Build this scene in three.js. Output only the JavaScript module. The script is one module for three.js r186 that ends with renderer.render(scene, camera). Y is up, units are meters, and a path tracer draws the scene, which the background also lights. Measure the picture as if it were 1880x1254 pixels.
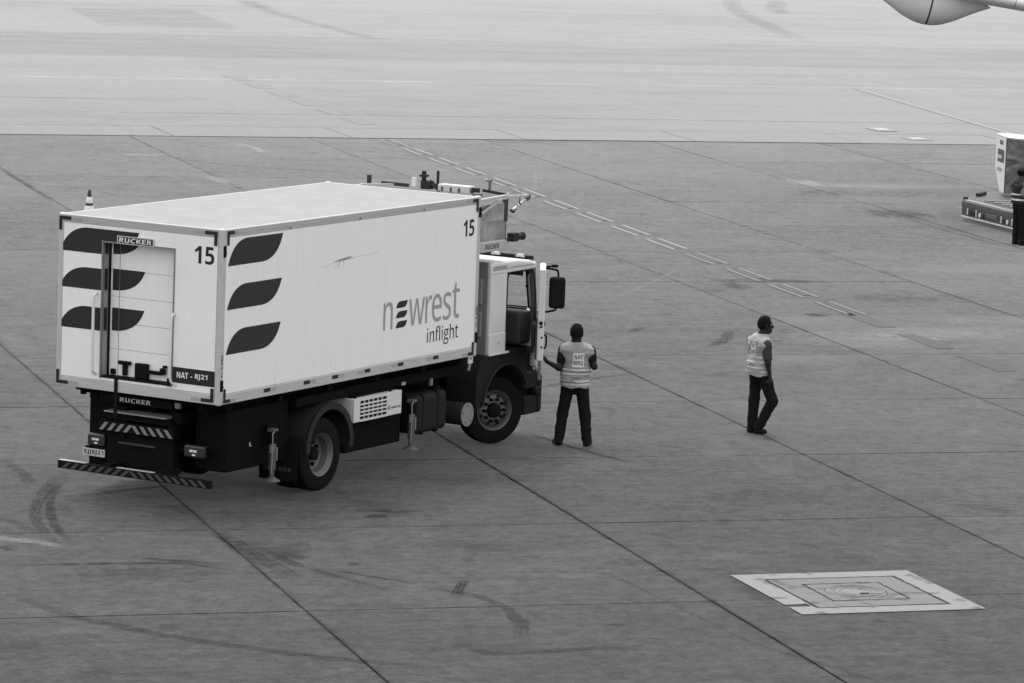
import * as THREE from 'three';
import { RoundedBoxGeometry } from 'three/addons/geometries/RoundedBoxGeometry.js';
import { ConvexGeometry } from 'three/addons/geometries/ConvexGeometry.js';
import { FontLoader } from 'three/addons/loaders/FontLoader.js';
import { mergeGeometries, toCreasedNormals } from 'three/addons/utils/BufferGeometryUtils.js';

// ---------------------------------------------------------------- camera, sky, sun, exposure
const scene = new THREE.Scene();
const camera = new THREE.PerspectiveCamera(2 * Math.atan(627 / 7286.5) * 180 / Math.PI, 1880 / 1254, 1, 4000);
camera.position.set(0, 9.377, 0);
camera.rotation.set(-0.1358, 0, 0.0364, 'YXZ');
scene.add(camera);

{ // a white overcast sky, a little brighter towards the hazy horizon all round
  const W = 128, H = 64, d = new Float32Array(W * H * 4);
  for (let j = 0; j < H; j++) for (let i = 0; i < W; i++) {
    const el = ((j + 0.5) / H - 0.5) * Math.PI;
    const v = el > 0 ? 0.47 + 0.08 * Math.sin(el) : 0.15;
    d.set([v, v, v, 1], (j * W + i) * 4);
  }
  const sky = new THREE.DataTexture(d, W, H, THREE.RGBAFormat, THREE.FloatType);
  sky.mapping = THREE.EquirectangularReflectionMapping;
  sky.magFilter = THREE.LinearFilter; sky.needsUpdate = true;
  scene.background = sky; scene.environment = sky;
}
const sun = new THREE.DirectionalLight(0xffffff, 1.5);
sun.position.set(-14, 90, -92); sun.target.position.set(0, 0, -60);
sun.castShadow = true; sun.shadow.radius = 55; sun.shadow.mapSize.set(2048, 2048);
Object.assign(sun.shadow.camera, { left: -60, right: 60, top: 80, bottom: -80, near: 1, far: 300 });
scene.add(sun, sun.target);
const renderer = new THREE.WebGLRenderer({ antialias: true });
renderer.toneMapping = THREE.LinearToneMapping;
renderer.toneMappingExposure = 2.4;
renderer.shadowMap.enabled = true;

// ---------------------------------------------------------------- helpers
const rng = (s) => () => { s |= 0; s = s + 0x6D2B79F5 | 0; let t = Math.imul(s ^ s >>> 15, 1 | s); t = t + Math.imul(t ^ t >>> 7, 61 | t) ^ t; return ((t ^ t >>> 14) >>> 0) / 4294967296; };
const used = {};
const numbered = (n) => { const k = used[n] = (used[n] ?? -1) + 1; return k ? `${n}_${String(k).padStart(3, '0')}` : n; };
const grey = (a) => new THREE.Color(a, a, a);
const M = (a, roughness = 0.6, o = {}) => new THREE.MeshPhysicalMaterial({ color: grey(a), roughness, ...o });
const PI = Math.PI;

function hash2(i, j) { let h = Math.imul(i, 374761393) + Math.imul(j, 668265263) | 0; h = Math.imul(h ^ h >>> 13, 1274126177); return ((h ^ h >>> 16) >>> 0) / 4294967296; }
function vnoise(x, y) {
  const i = Math.floor(x), j = Math.floor(y); let u = x - i, v = y - j;
  u = u * u * (3 - 2 * u); v = v * v * (3 - 2 * v);
  const a = hash2(i, j), b = hash2(i + 1, j), c = hash2(i, j + 1), d = hash2(i + 1, j + 1);
  return a + (b - a) * u + (c - a) * v + (a - b - c + d) * u * v;
}
function fbm(x, y, n) { let s = 0, a = 0.5, t = 0; for (let k = 0; k < n; k++) { s += a * vnoise(x, y); t += a; a *= 0.55; x = x * 2.03 + 17.1; y = y * 2.03 + 9.7; } return s / t; }
const sstep = (a, b, x) => { const t = Math.min(1, Math.max(0, (x - a) / (b - a))); return t * t * (3 - 2 * t); };
const toSRGB = (v) => { v = Math.min(1, Math.max(0, v)); return 255 * (v <= 0.0031308 ? v * 12.92 : 1.055 * Math.pow(v, 1 / 2.4) - 0.055); };

function dataTex(w, h, fn, srgb = true) {          // fn(u, v) gives a linear value 0..1
  const d = new Uint8Array(w * h * 4);
  for (let j = 0; j < h; j++) for (let i = 0; i < w; i++) {
    const v = fn((i + 0.5) / w, (j + 0.5) / h), q = srgb ? toSRGB(v) : Math.min(255, Math.max(0, v * 255)), o = (j * w + i) * 4;
    d[o] = d[o + 1] = d[o + 2] = q; d[o + 3] = 255;
  }
  return finish(new THREE.DataTexture(d, w, h, THREE.RGBAFormat), srgb);
}
function finish(t, srgb) {
  t.magFilter = THREE.LinearFilter; t.minFilter = THREE.LinearMipmapLinearFilter; t.generateMipmaps = true;
  t.wrapS = t.wrapT = THREE.RepeatWrapping; t.anisotropy = 16;
  if (srgb) t.colorSpace = THREE.SRGBColorSpace; t.needsUpdate = true; return t;
}
function tiled(t, sx, sy = sx) { const c = t.clone(); c.repeat.set(sx, sy); c.needsUpdate = true; return c; }

const plain = (g) => { if (g.index) g = g.toNonIndexed(); for (const k of Object.keys(g.attributes)) if (!['position', 'normal', 'uv'].includes(k)) g.deleteAttribute(k); if (!g.attributes.uv) g.setAttribute('uv', new THREE.BufferAttribute(new Float32Array(g.attributes.position.count * 2), 2)); return g; };
const merge = (gs) => Array.isArray(gs) ? (gs.length === 1 ? plain(gs[0]) : mergeGeometries(gs.map(plain))) : gs;
function put(g, x, y, z, rx = 0, ry = 0, rz = 0) { if (rx) g.rotateX(rx); if (rz) g.rotateZ(rz); if (ry) g.rotateY(ry); return g.translate(x, y, z); }
const bx = (w, h, d, x, y, z, rx, ry, rz) => put(new THREE.BoxGeometry(w, h, d), x, y, z, rx, ry, rz);
const rb = (w, h, d, r, x, y, z, rx, ry, rz) => put(new RoundedBoxGeometry(w, h, d, 2, Math.min(r, w / 2.05, h / 2.05, d / 2.05)), x, y, z, rx, ry, rz);
const span = (x0, x1, y0, y1, z0, z1, r = 0) => (r ? rb : (w, h, d, _r, x, y, z) => bx(w, h, d, x, y, z))(Math.abs(x1 - x0), Math.abs(y1 - y0), Math.abs(z1 - z0), r, (x0 + x1) / 2, (y0 + y1) / 2, (z0 + z1) / 2);
const cy = (r1, r2, h, x, y, z, axis = 'y', seg = 24) => { const g = new THREE.CylinderGeometry(r1, r2, h, seg); if (axis === 'x') g.rotateZ(-PI / 2); if (axis === 'z') g.rotateX(PI / 2); return g.translate(x, y, z); };
const V = (x, y, z) => new THREE.Vector3(x, y, z);
const tube = (pts, r, seg = 0) => new THREE.TubeGeometry(new THREE.CatmullRomCurve3(pts.map((p) => V(...p)), false, 'catmullrom', 0.1), seg || pts.length * 6, r, 8);
function bar(a, b, w, h) { const A = V(...a), B = V(...b), L = A.distanceTo(B); const g = new THREE.BoxGeometry(L, h, w); const q = new THREE.Quaternion().setFromUnitVectors(V(1, 0, 0), B.clone().sub(A).normalize()); return g.applyQuaternion(q).translate((A.x + B.x) / 2, (A.y + B.y) / 2, (A.z + B.z) / 2); }
function planarUV(g, fn) { const p = g.attributes.position, u = new Float32Array(p.count * 2); for (let i = 0; i < p.count; i++) { const [a, b] = fn(p.getX(i), p.getY(i), p.getZ(i)); u[2 * i] = a; u[2 * i + 1] = b; } g.setAttribute('uv', new THREE.BufferAttribute(u, 2)); return g; }
function P(name, geo, material, parent) {
  const m = new THREE.Mesh(merge(geo), material);
  m.name = name; m.castShadow = m.receiveShadow = true; parent.add(m); return m;
}
function thing(name, label, category, [x, y, z] = [0, 0, 0], turn = 0, group) {
  const o = new THREE.Group(); o.name = numbered(name); o.position.set(x, y, z); o.rotation.y = turn;
  o.userData = { label, category }; if (group) o.userData.group = group; scene.add(o); return o;
}
function structure(name, turn = 0) { const o = new THREE.Group(); o.name = name; o.rotation.y = turn; o.userData = { kind: 'structure' }; scene.add(o); return o; }

const fontBold = await new FontLoader().loadAsync('fonts/droid/droid_sans_bold.typeface.json');
const fontReg = await new FontLoader().loadAsync('fonts/droid/droid_sans_regular.typeface.json');
// lettering fitted into the rectangle x0..x1, y0..y1 (slant leans it)
function text(str, x0, x1, y0, y1, { font = fontBold, slant = 0 } = {}) {
  const g = new THREE.ShapeGeometry(font.generateShapes(str, 1), 5); g.computeBoundingBox();
  const b = g.boundingBox, sx = (x1 - x0) / (b.max.x - b.min.x), sy = (y1 - y0) / (b.max.y - b.min.y);
  g.translate(-b.min.x, -b.min.y, 0).scale(sx, sy, 1);
  if (slant) { const p = g.attributes.position; for (let i = 0; i < p.count; i++) p.setX(i, p.getX(i) + slant * p.getY(i)); }
  return g.translate(x0, y0, 0);
}

// ---------------------------------------------------------------- textures shared by many things
const grainTex = dataTex(512, 512, (u, v) => 0.5 + 0.5 * (fbm(u * 24, v * 24, 4) - 0.5) * 1.2);   // soft mottling round 0.5
const softTex = dataTex(512, 512, (u, v) => 0.86 + 0.2 * (fbm(u * 20, v * 20, 4) - 0.5));                   // the same, much fainter
const wornTex = dataTex(512, 512, (u, v) => { const a = fbm(u * 9, v * 9, 5), b = fbm(u * 60 + 4, v * 60, 3); return 0.9 - 0.5 * sstep(0.56, 0.75, a) * (0.4 + b) + 0.12 * (b - 0.5); });   // paint with worn and dirty patches
const fineBump = (() => { const T = 256; return dataTex(1024, 1024, (u, v) => {          // tiling grain for the concrete's relief
  const f = (k, o) => { const x = u * k, y = v * k, i = Math.floor(x), j = Math.floor(y), a = x - i, b = y - j, w = (p, q) => hash2(((i + p) % k) + o, ((j + q) % k) + o), s = a * a * (3 - 2 * a), t = b * b * (3 - 2 * b); return (w(0, 0) * (1 - s) + w(1, 0) * s) * (1 - t) + (w(0, 1) * (1 - s) + w(1, 1) * s) * t; };
  return 0.35 * f(T, 7) + 0.25 * f(T / 4, 99) + 0.25 * f(T / 16, 301) + 0.15 * f(T / 2, 611);
}, false); })();
const grimeTex = dataTex(1024, 512, (u, v) => {                                            // faint rain streaks and dust on white panels
  const s = fbm(u * 90, v * 3, 3), c = fbm(u * 7 + 3, v * 4, 4), f = fbm(u * 160, v * 70, 2);
  return 0.97 - 0.09 * Math.max(0, s - 0.45) - 0.10 * Math.max(0, c - 0.5) - 0.05 * (f - 0.5);
});

// ---------------------------------------------------------------- the ground
// grid frame: the slab joints run along its axes; world = grid turned by 0.293 rad
const GA = 0.293;
const gxLines = [], gzLines = [];
for (let k = -3; k <= 10; k++) gxLines.push(10.83 + 4.97 * k);
for (let k = -5; k <= 10; k++) gzLines.push(-43.74 - 5.05 * k);
gzLines.push(-99.4, -105.3);
const rs = rng(11);
const marks = [   // tyre marks, scrapes and cracks: points in the grid frame, half width in metres, strength (negative is lighter)
  [[[9.74, -53.23], [9.44, -52.57], [9.13, -51.63], [8.82, -50.45], [8.7, -49.68], [8.66, -49.04], [8.7, -47.84]], 0.09, 0.5],
  [[[9.75, -52.88], [9.45, -52.22], [9.18, -51.34], [8.98, -50.24], [8.89, -49.41], [8.86, -48.81], [8.9, -47.9]], 0.07, 0.45],
  [[[9.52, -51.31], [10.26, -51.74], [11.08, -52.09]], 0.09, 0.5],
  [[[7.52, -45.27], [8.09, -43.78], [8.91, -42.62], [9.87, -41.76], [10.64, -41.16], [11.6, -40.6]], 0.11, 0.45],
  [[[7.77, -46.79], [9.15, -46.74], [9.99, -46.69], [10.51, -46.19]], 0.09, 0.55],
  [[[9.42, -47.13], [9.99, -46.83], [10.58, -46.49]], 0.09, 0.5],
  [[[9.02, -54.49], [9.13, -53.06], [9.1, -52.25]], 0.1, 0.4], [[[8.28, -49.95], [8.54, -48.95]], 0.1, 0.4], [[[7.97, -48.02], [8.06, -47.65]], 0.08, 0.4],
  [[[7.6, -48.9], [8.05, -48.51], [8.47, -48.18], [8.8, -47.83]], 0.12, -0.9],
  [[[12.5, -45.07], [13.05, -44.39], [13.23, -43.64], [13.13, -42.73], [12.8, -41.71]], 0.1, 0.45],
  [[[12.74, -44.36], [13.13, -45.3]], 0.02, 0.6], [[[12.8, -44.39], [13.17, -45.3]], 0.02, 0.6], [[[12.86, -44.42], [13.23, -45.33]], 0.02, 0.6],
  [[[12.15, -41.62], [12.31, -41.23], [13.64, -41.38], [14.25, -41.3]], 0.1, 0.4],
  [[[11.68, -46.17], [12.14, -45.58], [12.56, -45.1]], 0.06, 0.4],
  [[[17.15, -56.27], [17.41, -55.01], [17.72, -53.89], [18.0, -53.2]], 0.07, 0.5],
  [[[18.2, -60.0], [18.65, -60.36], [19.52, -61.08], [20.36, -61.64], [21.2, -62.1]], 0.1, 0.45],
  [[[23.08, -64.72], [23.64, -65.52], [24.19, -66.62], [24.28, -67.19]], 0.12, 0.55], [[[22.24, -66.67], [22.88, -67.52]], 0.1, 0.5],
  [[[26.28, -74.12], [27.58, -74.2], [29.06, -73.94]], 0.3, 0.45],
  [[[11.32, -47.57], [11.52, -46.67]], 0.2, 0.35], [[[10.87, -49.67], [10.71, -50.28], [10.48, -50.58]], 0.15, 0.35],
  [[[10.83, -48.9], [10.95, -47.2], [11.2, -45.4]], 0.16, 0.4], [[[11.1, -47.8], [11.4, -46.3], [12.2, -44.6]], 0.08, 0.35],
  [[[23.29, -103.59], [23.54, -102.37], [23.48, -100.84]], 0.12, -1], [[[19.54, -99.87], [20.63, -99.97]], 0.25, -1.1], [[[20.63, -94.67], [20.71, -92.59]], 0.2, -0.8],
  [[[15.74, -95.88], [15.72, -88.17]], 0.05, 0.5],
  [[[68.14, -189.34], [64.59, -179.82], [62.24, -171.88], [60.07, -162.36], [57.28, -149.07]], 0.5, 0.25],
  [[[68.93, -184.91], [65.85, -177.2], [64.14, -171.26]], 0.5, 0.25],
  [[[40.14, -174.85], [38.68, -166.35], [38.73, -152.26], [38.84, -147.55]], 0.4, 0.25], [[[39.51, -174.64], [38.64, -168.27]], 0.4, 0.25],
  [[[18, -113.03], [28.1, -112.9], [41.45, -112.6], [70, -112.6]], 0.06, 0.5], [[[18, -117.95], [27.31, -117.83]], 0.08, 0.35],
  [[[15, -126.2], [29.12, -126.5], [50, -126.9], [75, -127.2]], 0.09, -1.4],
  [[[15, -148.6], [43.54, -148.8], [90, -149.4]], 0.1, 0.3],
  [[[15, -108.4], [90, -108.4]], 0.05, 0.7],
];
{ const r = rng(5); for (let k = 0; k < 46; k++) {                       // older, fainter wheel marks and scrapes
  const x = 4 + 40 * r(), z = -40 - 60 * r(), a = r() * PI, L = 1 + 5 * r(), b = a + (r() - 0.5) * 0.9;
  marks.push([[[x, z], [x + L * Math.cos(a), z + L * Math.sin(a)], [x + L * Math.cos(a) + L * Math.cos(b), z + L * Math.sin(a) + L * Math.sin(b)]], 0.03 + 0.1 * r(), (r() < 0.25 ? -0.4 : 0.22) * (0.5 + r())]);
} }
const blobs = [   // oil spots and stains: x, z, radius x, radius z, strength
  [13.18, -49.58, 0.16, 0.28, 0.75], [13.3, -49.95, 0.3, 0.14, 0.6], [13.62, -49.85, 0.4, 0.1, 0.55], [13.9, -49.55, 0.14, 0.1, 0.5], [13.4, -50.3, 0.45, 0.5, 0.3],
  [26.69, -73.34, 0.4, 0.5, 0.55], [26.74, -69.07, 0.25, 0.25, 0.7], [35.58, -86.72, 0.8, 1.0, 0.6], [26.53, -65.64, 1.6, 1.2, -0.5], [39.11, -93.2, 3, 0.5, -0.9], [37, -91.5, 2.5, 1.2, 0.3],
  [28.5, -66.5, 2.2, 0.9, -0.45], [31, -68.2, 2.4, 0.7, -0.4], [24.5, -63.5, 1.4, 0.8, -0.3], [33, -76, 2.5, 1.0, -0.3], [29.5, -71.5, 1.5, 0.6, 0.35], [21.5, -58.5, 1.2, 0.7, -0.25], [9.3, -46.0, 0.9, 0.5, 0.3], [12.6, -51.3, 0.8, 0.6, 0.3], [15.2, -52.2, 1.2, 0.5, 0.22], [19.0, -50.5, 1.0, 0.6, 0.25], [18.2, -46.2, 0.7, 0.5, 0.25], [14.4, -47.4, 1.1, 0.4, 0.25],
  [17.43, -42.41, 0.1, 0.1, 0.5], [10.99, -47.97, 0.08, 0.08, 0.6], [12.09, -46.44, 0.1, 0.12, 0.5], [14.21, -42.57, 0.12, 0.06, 0.6],
  [35.99, -94.06, 0.45, 0.9, -1.6], [11.2, -47.2, 0.5, 0.9, 0.35], [16.6, -44.4, 0.3, 0.5, 0.25], [15.6, -46.2, 0.25, 0.3, 0.3],
];
{ const r = rng(8); for (let k = 0; k < 160; k++) blobs.push([4 + 40 * r(), -39 - 64 * r(), 0.04 + 0.35 * r() * r(), 0.04 + 0.3 * r() * r(), (r() < 0.2 ? -0.4 : 0.3) * (0.4 + r())]); }

function pavementTexture(w, h, x0, x1, z0, z1, base) {      // colour of the pavement over a rectangle of the grid frame
  const f = new Float32Array(w * h);
  for (let j = 0; j < h; j++) for (let i = 0; i < w; i++) {
    const x = x0 + (x1 - x0) * (i + 0.5) / w, z = z0 + (z1 - z0) * (j + 0.5) / h;
    f[j * w + i] = base(x, z);
  }
  const px = (x) => (x - x0) / (x1 - x0) * w, pz = (z) => (z - z0) / (z1 - z0) * h;
  const box = (ax, bx_, az, bz, fn) => {
    const i0 = Math.max(0, Math.floor(px(Math.min(ax, bx_)))), i1 = Math.min(w - 1, Math.ceil(px(Math.max(ax, bx_))));
    const ja = pz(az), jb = pz(bz), j0 = Math.max(0, Math.floor(Math.min(ja, jb))), j1 = Math.min(h - 1, Math.ceil(Math.max(ja, jb)));
    for (let j = j0; j <= j1; j++) for (let i = i0; i <= i1; i++) { const x = x0 + (x1 - x0) * (i + 0.5) / w, z = z0 + (z1 - z0) * (j + 0.5) / h; f[j * w + i] *= fn(x, z); }
  };
  marks.forEach(([pts, wd, s], id) => {
    for (let k = 0; k + 1 < pts.length; k++) {
      const [ax, az] = pts[k], [bx_, bz] = pts[k + 1], dx = bx_ - ax, dz = bz - az, L2 = dx * dx + dz * dz, m = wd * 1.6;
      box(Math.min(ax, bx_) - m, Math.max(ax, bx_) + m, Math.min(az, bz) - m, Math.max(az, bz) + m, (x, z) => {
        const t0 = ((x - ax) * dx + (z - az) * dz) / L2; if (t0 < 0 || t0 >= 1) return 1;
        const d = Math.hypot(x - ax - dx * t0, z - az - dz * t0) + (fbm(x * 5 + id, z * 5, 2) - 0.5) * wd * 0.9;
        const q = (k + t0) / (pts.length - 1), ends = Math.min(1, 5 * q, 5 * (1 - q));
        const rib = wd > 0.08 && s > 0 ? 0.75 + 0.25 * Math.cos(d / wd * 9) : 1;
        return 1 - Math.min(0.9, s * 1.5) * ends * rib * (1 - sstep(wd * 0.55, wd * 1.15, Math.abs(d))) * (0.45 + 0.9 * fbm(x * 9 + id * 3, z * 9, 2));
      });
    }
  });
  blobs.forEach(([bx0, bz0, rx, rz, s], id) => box(bx0 - rx * 1.8, bx0 + rx * 1.8, bz0 - rz * 1.8, bz0 + rz * 1.8, (x, z) => {
    const d = Math.hypot((x - bx0) / rx, (z - bz0) / rz) + (fbm(x * 6 + id, z * 6, 3) - 0.5) * 1.3;
    return 1 - s * (1 - sstep(0.55, 1.05, d)) * (0.55 + 0.8 * fbm(x * 14, z * 14 + id, 2));
  }));
  const d = new Uint8Array(w * h * 4);
  for (let k = 0; k < w * h; k++) { d[4 * k] = d[4 * k + 1] = d[4 * k + 2] = toSRGB(f[k]); d[4 * k + 3] = 255; }
  const t = finish(new THREE.DataTexture(d, w, h, THREE.RGBAFormat), true); t.wrapS = t.wrapT = THREE.ClampToEdgeWrapping;
  const e = new Uint8Array(w * h * 4); let mean = 0; for (let k = 0; k < w * h; k++) mean += f[k]; mean /= w * h;      // the pale dust lies where no rubber or oil covers the concrete
  for (let k = 0; k < w * h; k++) { e[4 * k] = e[4 * k + 1] = e[4 * k + 2] = toSRGB(0.95 * Math.pow(f[k] / mean, 0.72)); e[4 * k + 3] = 255; }
  const u = finish(new THREE.DataTexture(e, w, h, THREE.RGBAFormat), true); u.wrapS = u.wrapT = THREE.ClampToEdgeWrapping;
  return { map: t, sheenColorMap: u };
}
const CONC = 0.022;
const nearest = (arr, v) => { let b = 1e9; for (const a of arr) b = Math.min(b, Math.abs(a - v)); return b; };
function concrete(x, z) {
  const i = Math.floor((x - 10.83) / 4.97), j = Math.floor((z + 43.74) / 5.05);
  const slab = 0.89 + 0.22 * hash2(i + 50, j + 70);
  const broad = fbm(x * 0.22, z * 0.22 + 5, 3), mid = fbm(x * 1.3 + 11, z * 1.3, 4), fine = fbm(x * 9, z * 9 + 3, 4), speck = vnoise(x * 42, z * 42);
  const brush = fbm(x * 1.1 + 30, z * 11, 3);
  const grit = hash2(Math.floor(x * 70), Math.floor(z * 70));
  let v = slab * (0.76 + 0.24 * broad) * (0.84 + 0.32 * mid) * (0.58 + 0.84 * fine) * (0.76 + 0.48 * speck) * (0.8 + 0.4 * brush) * (0.85 + 0.3 * grit);
  v *= 1 - 0.28 * sstep(0.62, 0.85, fbm(x * 2.3 + 40, z * 2.3 + 8, 4)) * (0.5 + fine);              // darker worn patches
  v *= 1 + 0.25 * sstep(0.62, 0.8, fbm(x * 1.7 + 80, z * 1.7 + 31, 4));                             // paler dusty patches
  const ex = nearest(gxLines, x), ez = nearest(gzLines, z);
  const jw = 0.02 + 0.09 * fbm(x * 1.5, z * 1.5 + 60, 3);
  v *= 1 - 0.45 * (1 - sstep(0.01, jw, ex + 0.05 * (fine - 0.5))) - 0.25 * (1 - sstep(0.01, jw * 0.7, ez + 0.05 * (fine - 0.5)));   // dirt worked into the joints
  return CONC * v * 2.1;
}
function asphalt(x, z) {
  const broad = fbm(x * 0.07 + 9, z * 0.07, 3), mid = fbm(x * 0.5, z * 0.9 + 5, 4), lanes = fbm(x * 0.02, z * 0.55 + 3, 4), fine = fbm(x * 4, z * 4, 3);
  let v = 0.09 * (0.84 + 0.32 * broad) * (0.86 + 0.28 * mid) * (0.84 + 0.32 * lanes) * (0.88 + 0.24 * fine);
  if (z < -136.6 && z > -149 - 2 * (fbm(x * 0.2, 3, 2) - 0.5) && x < 90) v *= 0.86;                              // older strip of asphalt
  if (x < 28.4 && z < -112.9 && z > -136.6) v *= 1.05;
  const u = (z + 153.5) / (165.7 - 153.5) * -1;                                                                    // rubbery dark patch far left
  if (u > 0 && u < 1) { const a = 29.16 + 0.82 * u, b = 34.71 + 0.44 * u; if (x > a && x < b) v *= 0.72 + 0.2 * fbm(x * 0.4, z * 3, 3); }
  return v;
}
const ground = new THREE.Mesh(new THREE.PlaneGeometry(3000, 3000), M(0.05, 0.95, { specularIntensity: 0.4, sheen: 2, sheenRoughness: 0.312, sheenColor: grey(0.9) }));
ground.rotation.x = -PI / 2; ground.position.set(0, -0.07, -600); ground.name = 'ground'; ground.userData = { kind: 'structure' }; ground.receiveShadow = true;
scene.add(ground);
const dusty = { specularIntensity: 0.5, sheen: 2, sheenRoughness: 0.345, sheenColor: grey(1) };
const Z1 = [0, 33, -70, -37], Z2 = [5, 62, -106, -62];
const bumpNear = tiled(fineBump, (Z1[1] - Z1[0]) / 2.2, (Z1[3] - Z1[2]) / 2.2), bumpMid = tiled(fineBump, (Z2[1] - Z2[0]) / 3, (Z2[3] - Z2[2]) / 3);
const slabNear = M(1, 0.95, { ...dusty, sheen: 2, sheenRoughness: 0.312, ...pavementTexture(2048, 2048, ...Z1, concrete), bumpMap: bumpNear, bumpScale: 0.0014 });
const slabMid = M(1, 0.95, { ...dusty, sheen: 2, sheenRoughness: 0.312, ...pavementTexture(2048, 1536, ...Z2, concrete), bumpMap: bumpMid, bumpScale: 0.001 });
const slabPlain = M(0.052, 0.95, { ...dusty, sheenRoughness: 0.312, map: grainTex, bumpMap: fineBump, bumpScale: 0.003 });
const apron = structure('concrete_apron', GA);
P('joint_filler', span(-8, 62, -0.06, -0.035, -105.3, -18), M(0.012, 0.95), apron);
for (let i = 0; i + 1 < gxLines.length; i++) for (let j = 0; j + 1 < gzLines.length; j++) {
  const x0 = gxLines[i], x1 = gxLines[i + 1], z1 = gzLines[j], z0 = gzLines[j + 1], zc = (z0 + z1) / 2;
  const left = 6.2 + (-z1 - 40) * 0.163 - 7, right = 18 + Math.max(0, -z0 - 39) * 0.44 + 4;      // as wide as the place can be seen, and some more
  if (x1 < left || x0 > right) continue;
  const near = zc > -66, Z = near ? Z1 : Z2, age = 0.4 + 0.8 * rs(), g1 = (zc > -70 ? 0.009 : 0.0022) * age, g2 = (zc > -70 ? 0.006 : 0.0018) * age, dy = (rs() - 0.5) * 0.004;
  const outside = x0 < Z[0] - 0.2 || x1 > Z[1] + 0.2 || z1 > Z1[3] + 0.2;
  let shape3 = span(x0 + g1, x1 - g1, -0.05, dy, z0 + g2, z1 - g2);
  if (zc > -62 && zc < -38) {                                     // near slabs: edges chipped here and there
    const pts = [], n = 14, c = [[x0 + g1, z1 - g2], [x1 - g1, z1 - g2], [x1 - g1, z0 + g2], [x0 + g1, z0 + g2]];
    for (let e = 0; e < 4; e++) { const [ax, az] = c[e], [bx_, bz] = c[(e + 1) % 4], mx = (x0 + x1) / 2, mz = (z0 + z1) / 2;
      for (let q = 0; q < n; q++) { const f = (q + (q ? 0.6 * (rs() - 0.5) : 0)) / n, x = ax + (bx_ - ax) * f, z = az + (bz - az) * f, chip = (rs() < 0.2 ? 0.016 : 0.005) * rs(); pts.push(new THREE.Vector2(x + Math.sign(mx - x) * chip * (e % 2), -(z + Math.sign(mz - z) * chip * (1 - e % 2)))); } }
    shape3 = new THREE.ExtrudeGeometry(new THREE.Shape(pts), { depth: 0.05 + dy, bevelEnabled: false }).rotateX(-PI / 2).translate(0, -0.05, 0);
  }
  const g = planarUV(shape3, (x, y, z) => outside ? [x / 2.5, z / 2.5] : [(x - Z[0]) / (Z[1] - Z[0]), (z - Z[2]) / (Z[3] - Z[2])]);
  P('slab', g, outside ? slabPlain : near ? slabNear : slabMid, apron);
}
const FZ = [8, 110, -330, -105.3];
{ // far pavement: a concrete edge strip with a slot drain, asphalt beyond it
  const far = structure('far_pavement', GA);
  const m = M(1, 0.95, { ...dusty, ...pavementTexture(2048, 2048, ...FZ, asphalt), bumpMap: tiled(fineBump, 24, 52), bumpScale: 0.002 });
  const uv = (x, y, z) => [(x - FZ[0]) / (FZ[1] - FZ[0]), (z - FZ[2]) / (FZ[3] - FZ[2])];
  P('asphalt_surface', planarUV(span(FZ[0], FZ[1], -0.06, 0.002, FZ[2], -108.47), uv), m, far);
  const r = rng(3);
  const strip = M(0.125, 0.95, { ...dusty, map: tiled(grainTex, 6, 1) }); strip.color = grey(0.17);
  for (let x = 12; x < 62; x += 5) P('edge_slab', planarUV(span(x + 0.012, x + 4.988, -0.05, 0.006 + 0.006 * r(), -108.37, -105.35 - 0.08 * r() * r()), (a, b, c) => [a / 5, c / 5]), strip, far);
  P('drain_channel', span(12, 62, -0.06, -0.03, -108.5, -108.3), M(0.02, 0.9), far);
  for (let x = 15; x < 24; x += 0.34) P('drain_bar', span(x, x + 0.1, -0.03, 0.004, -108.46, -108.38), M(0.12, 0.6), far);
}
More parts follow.
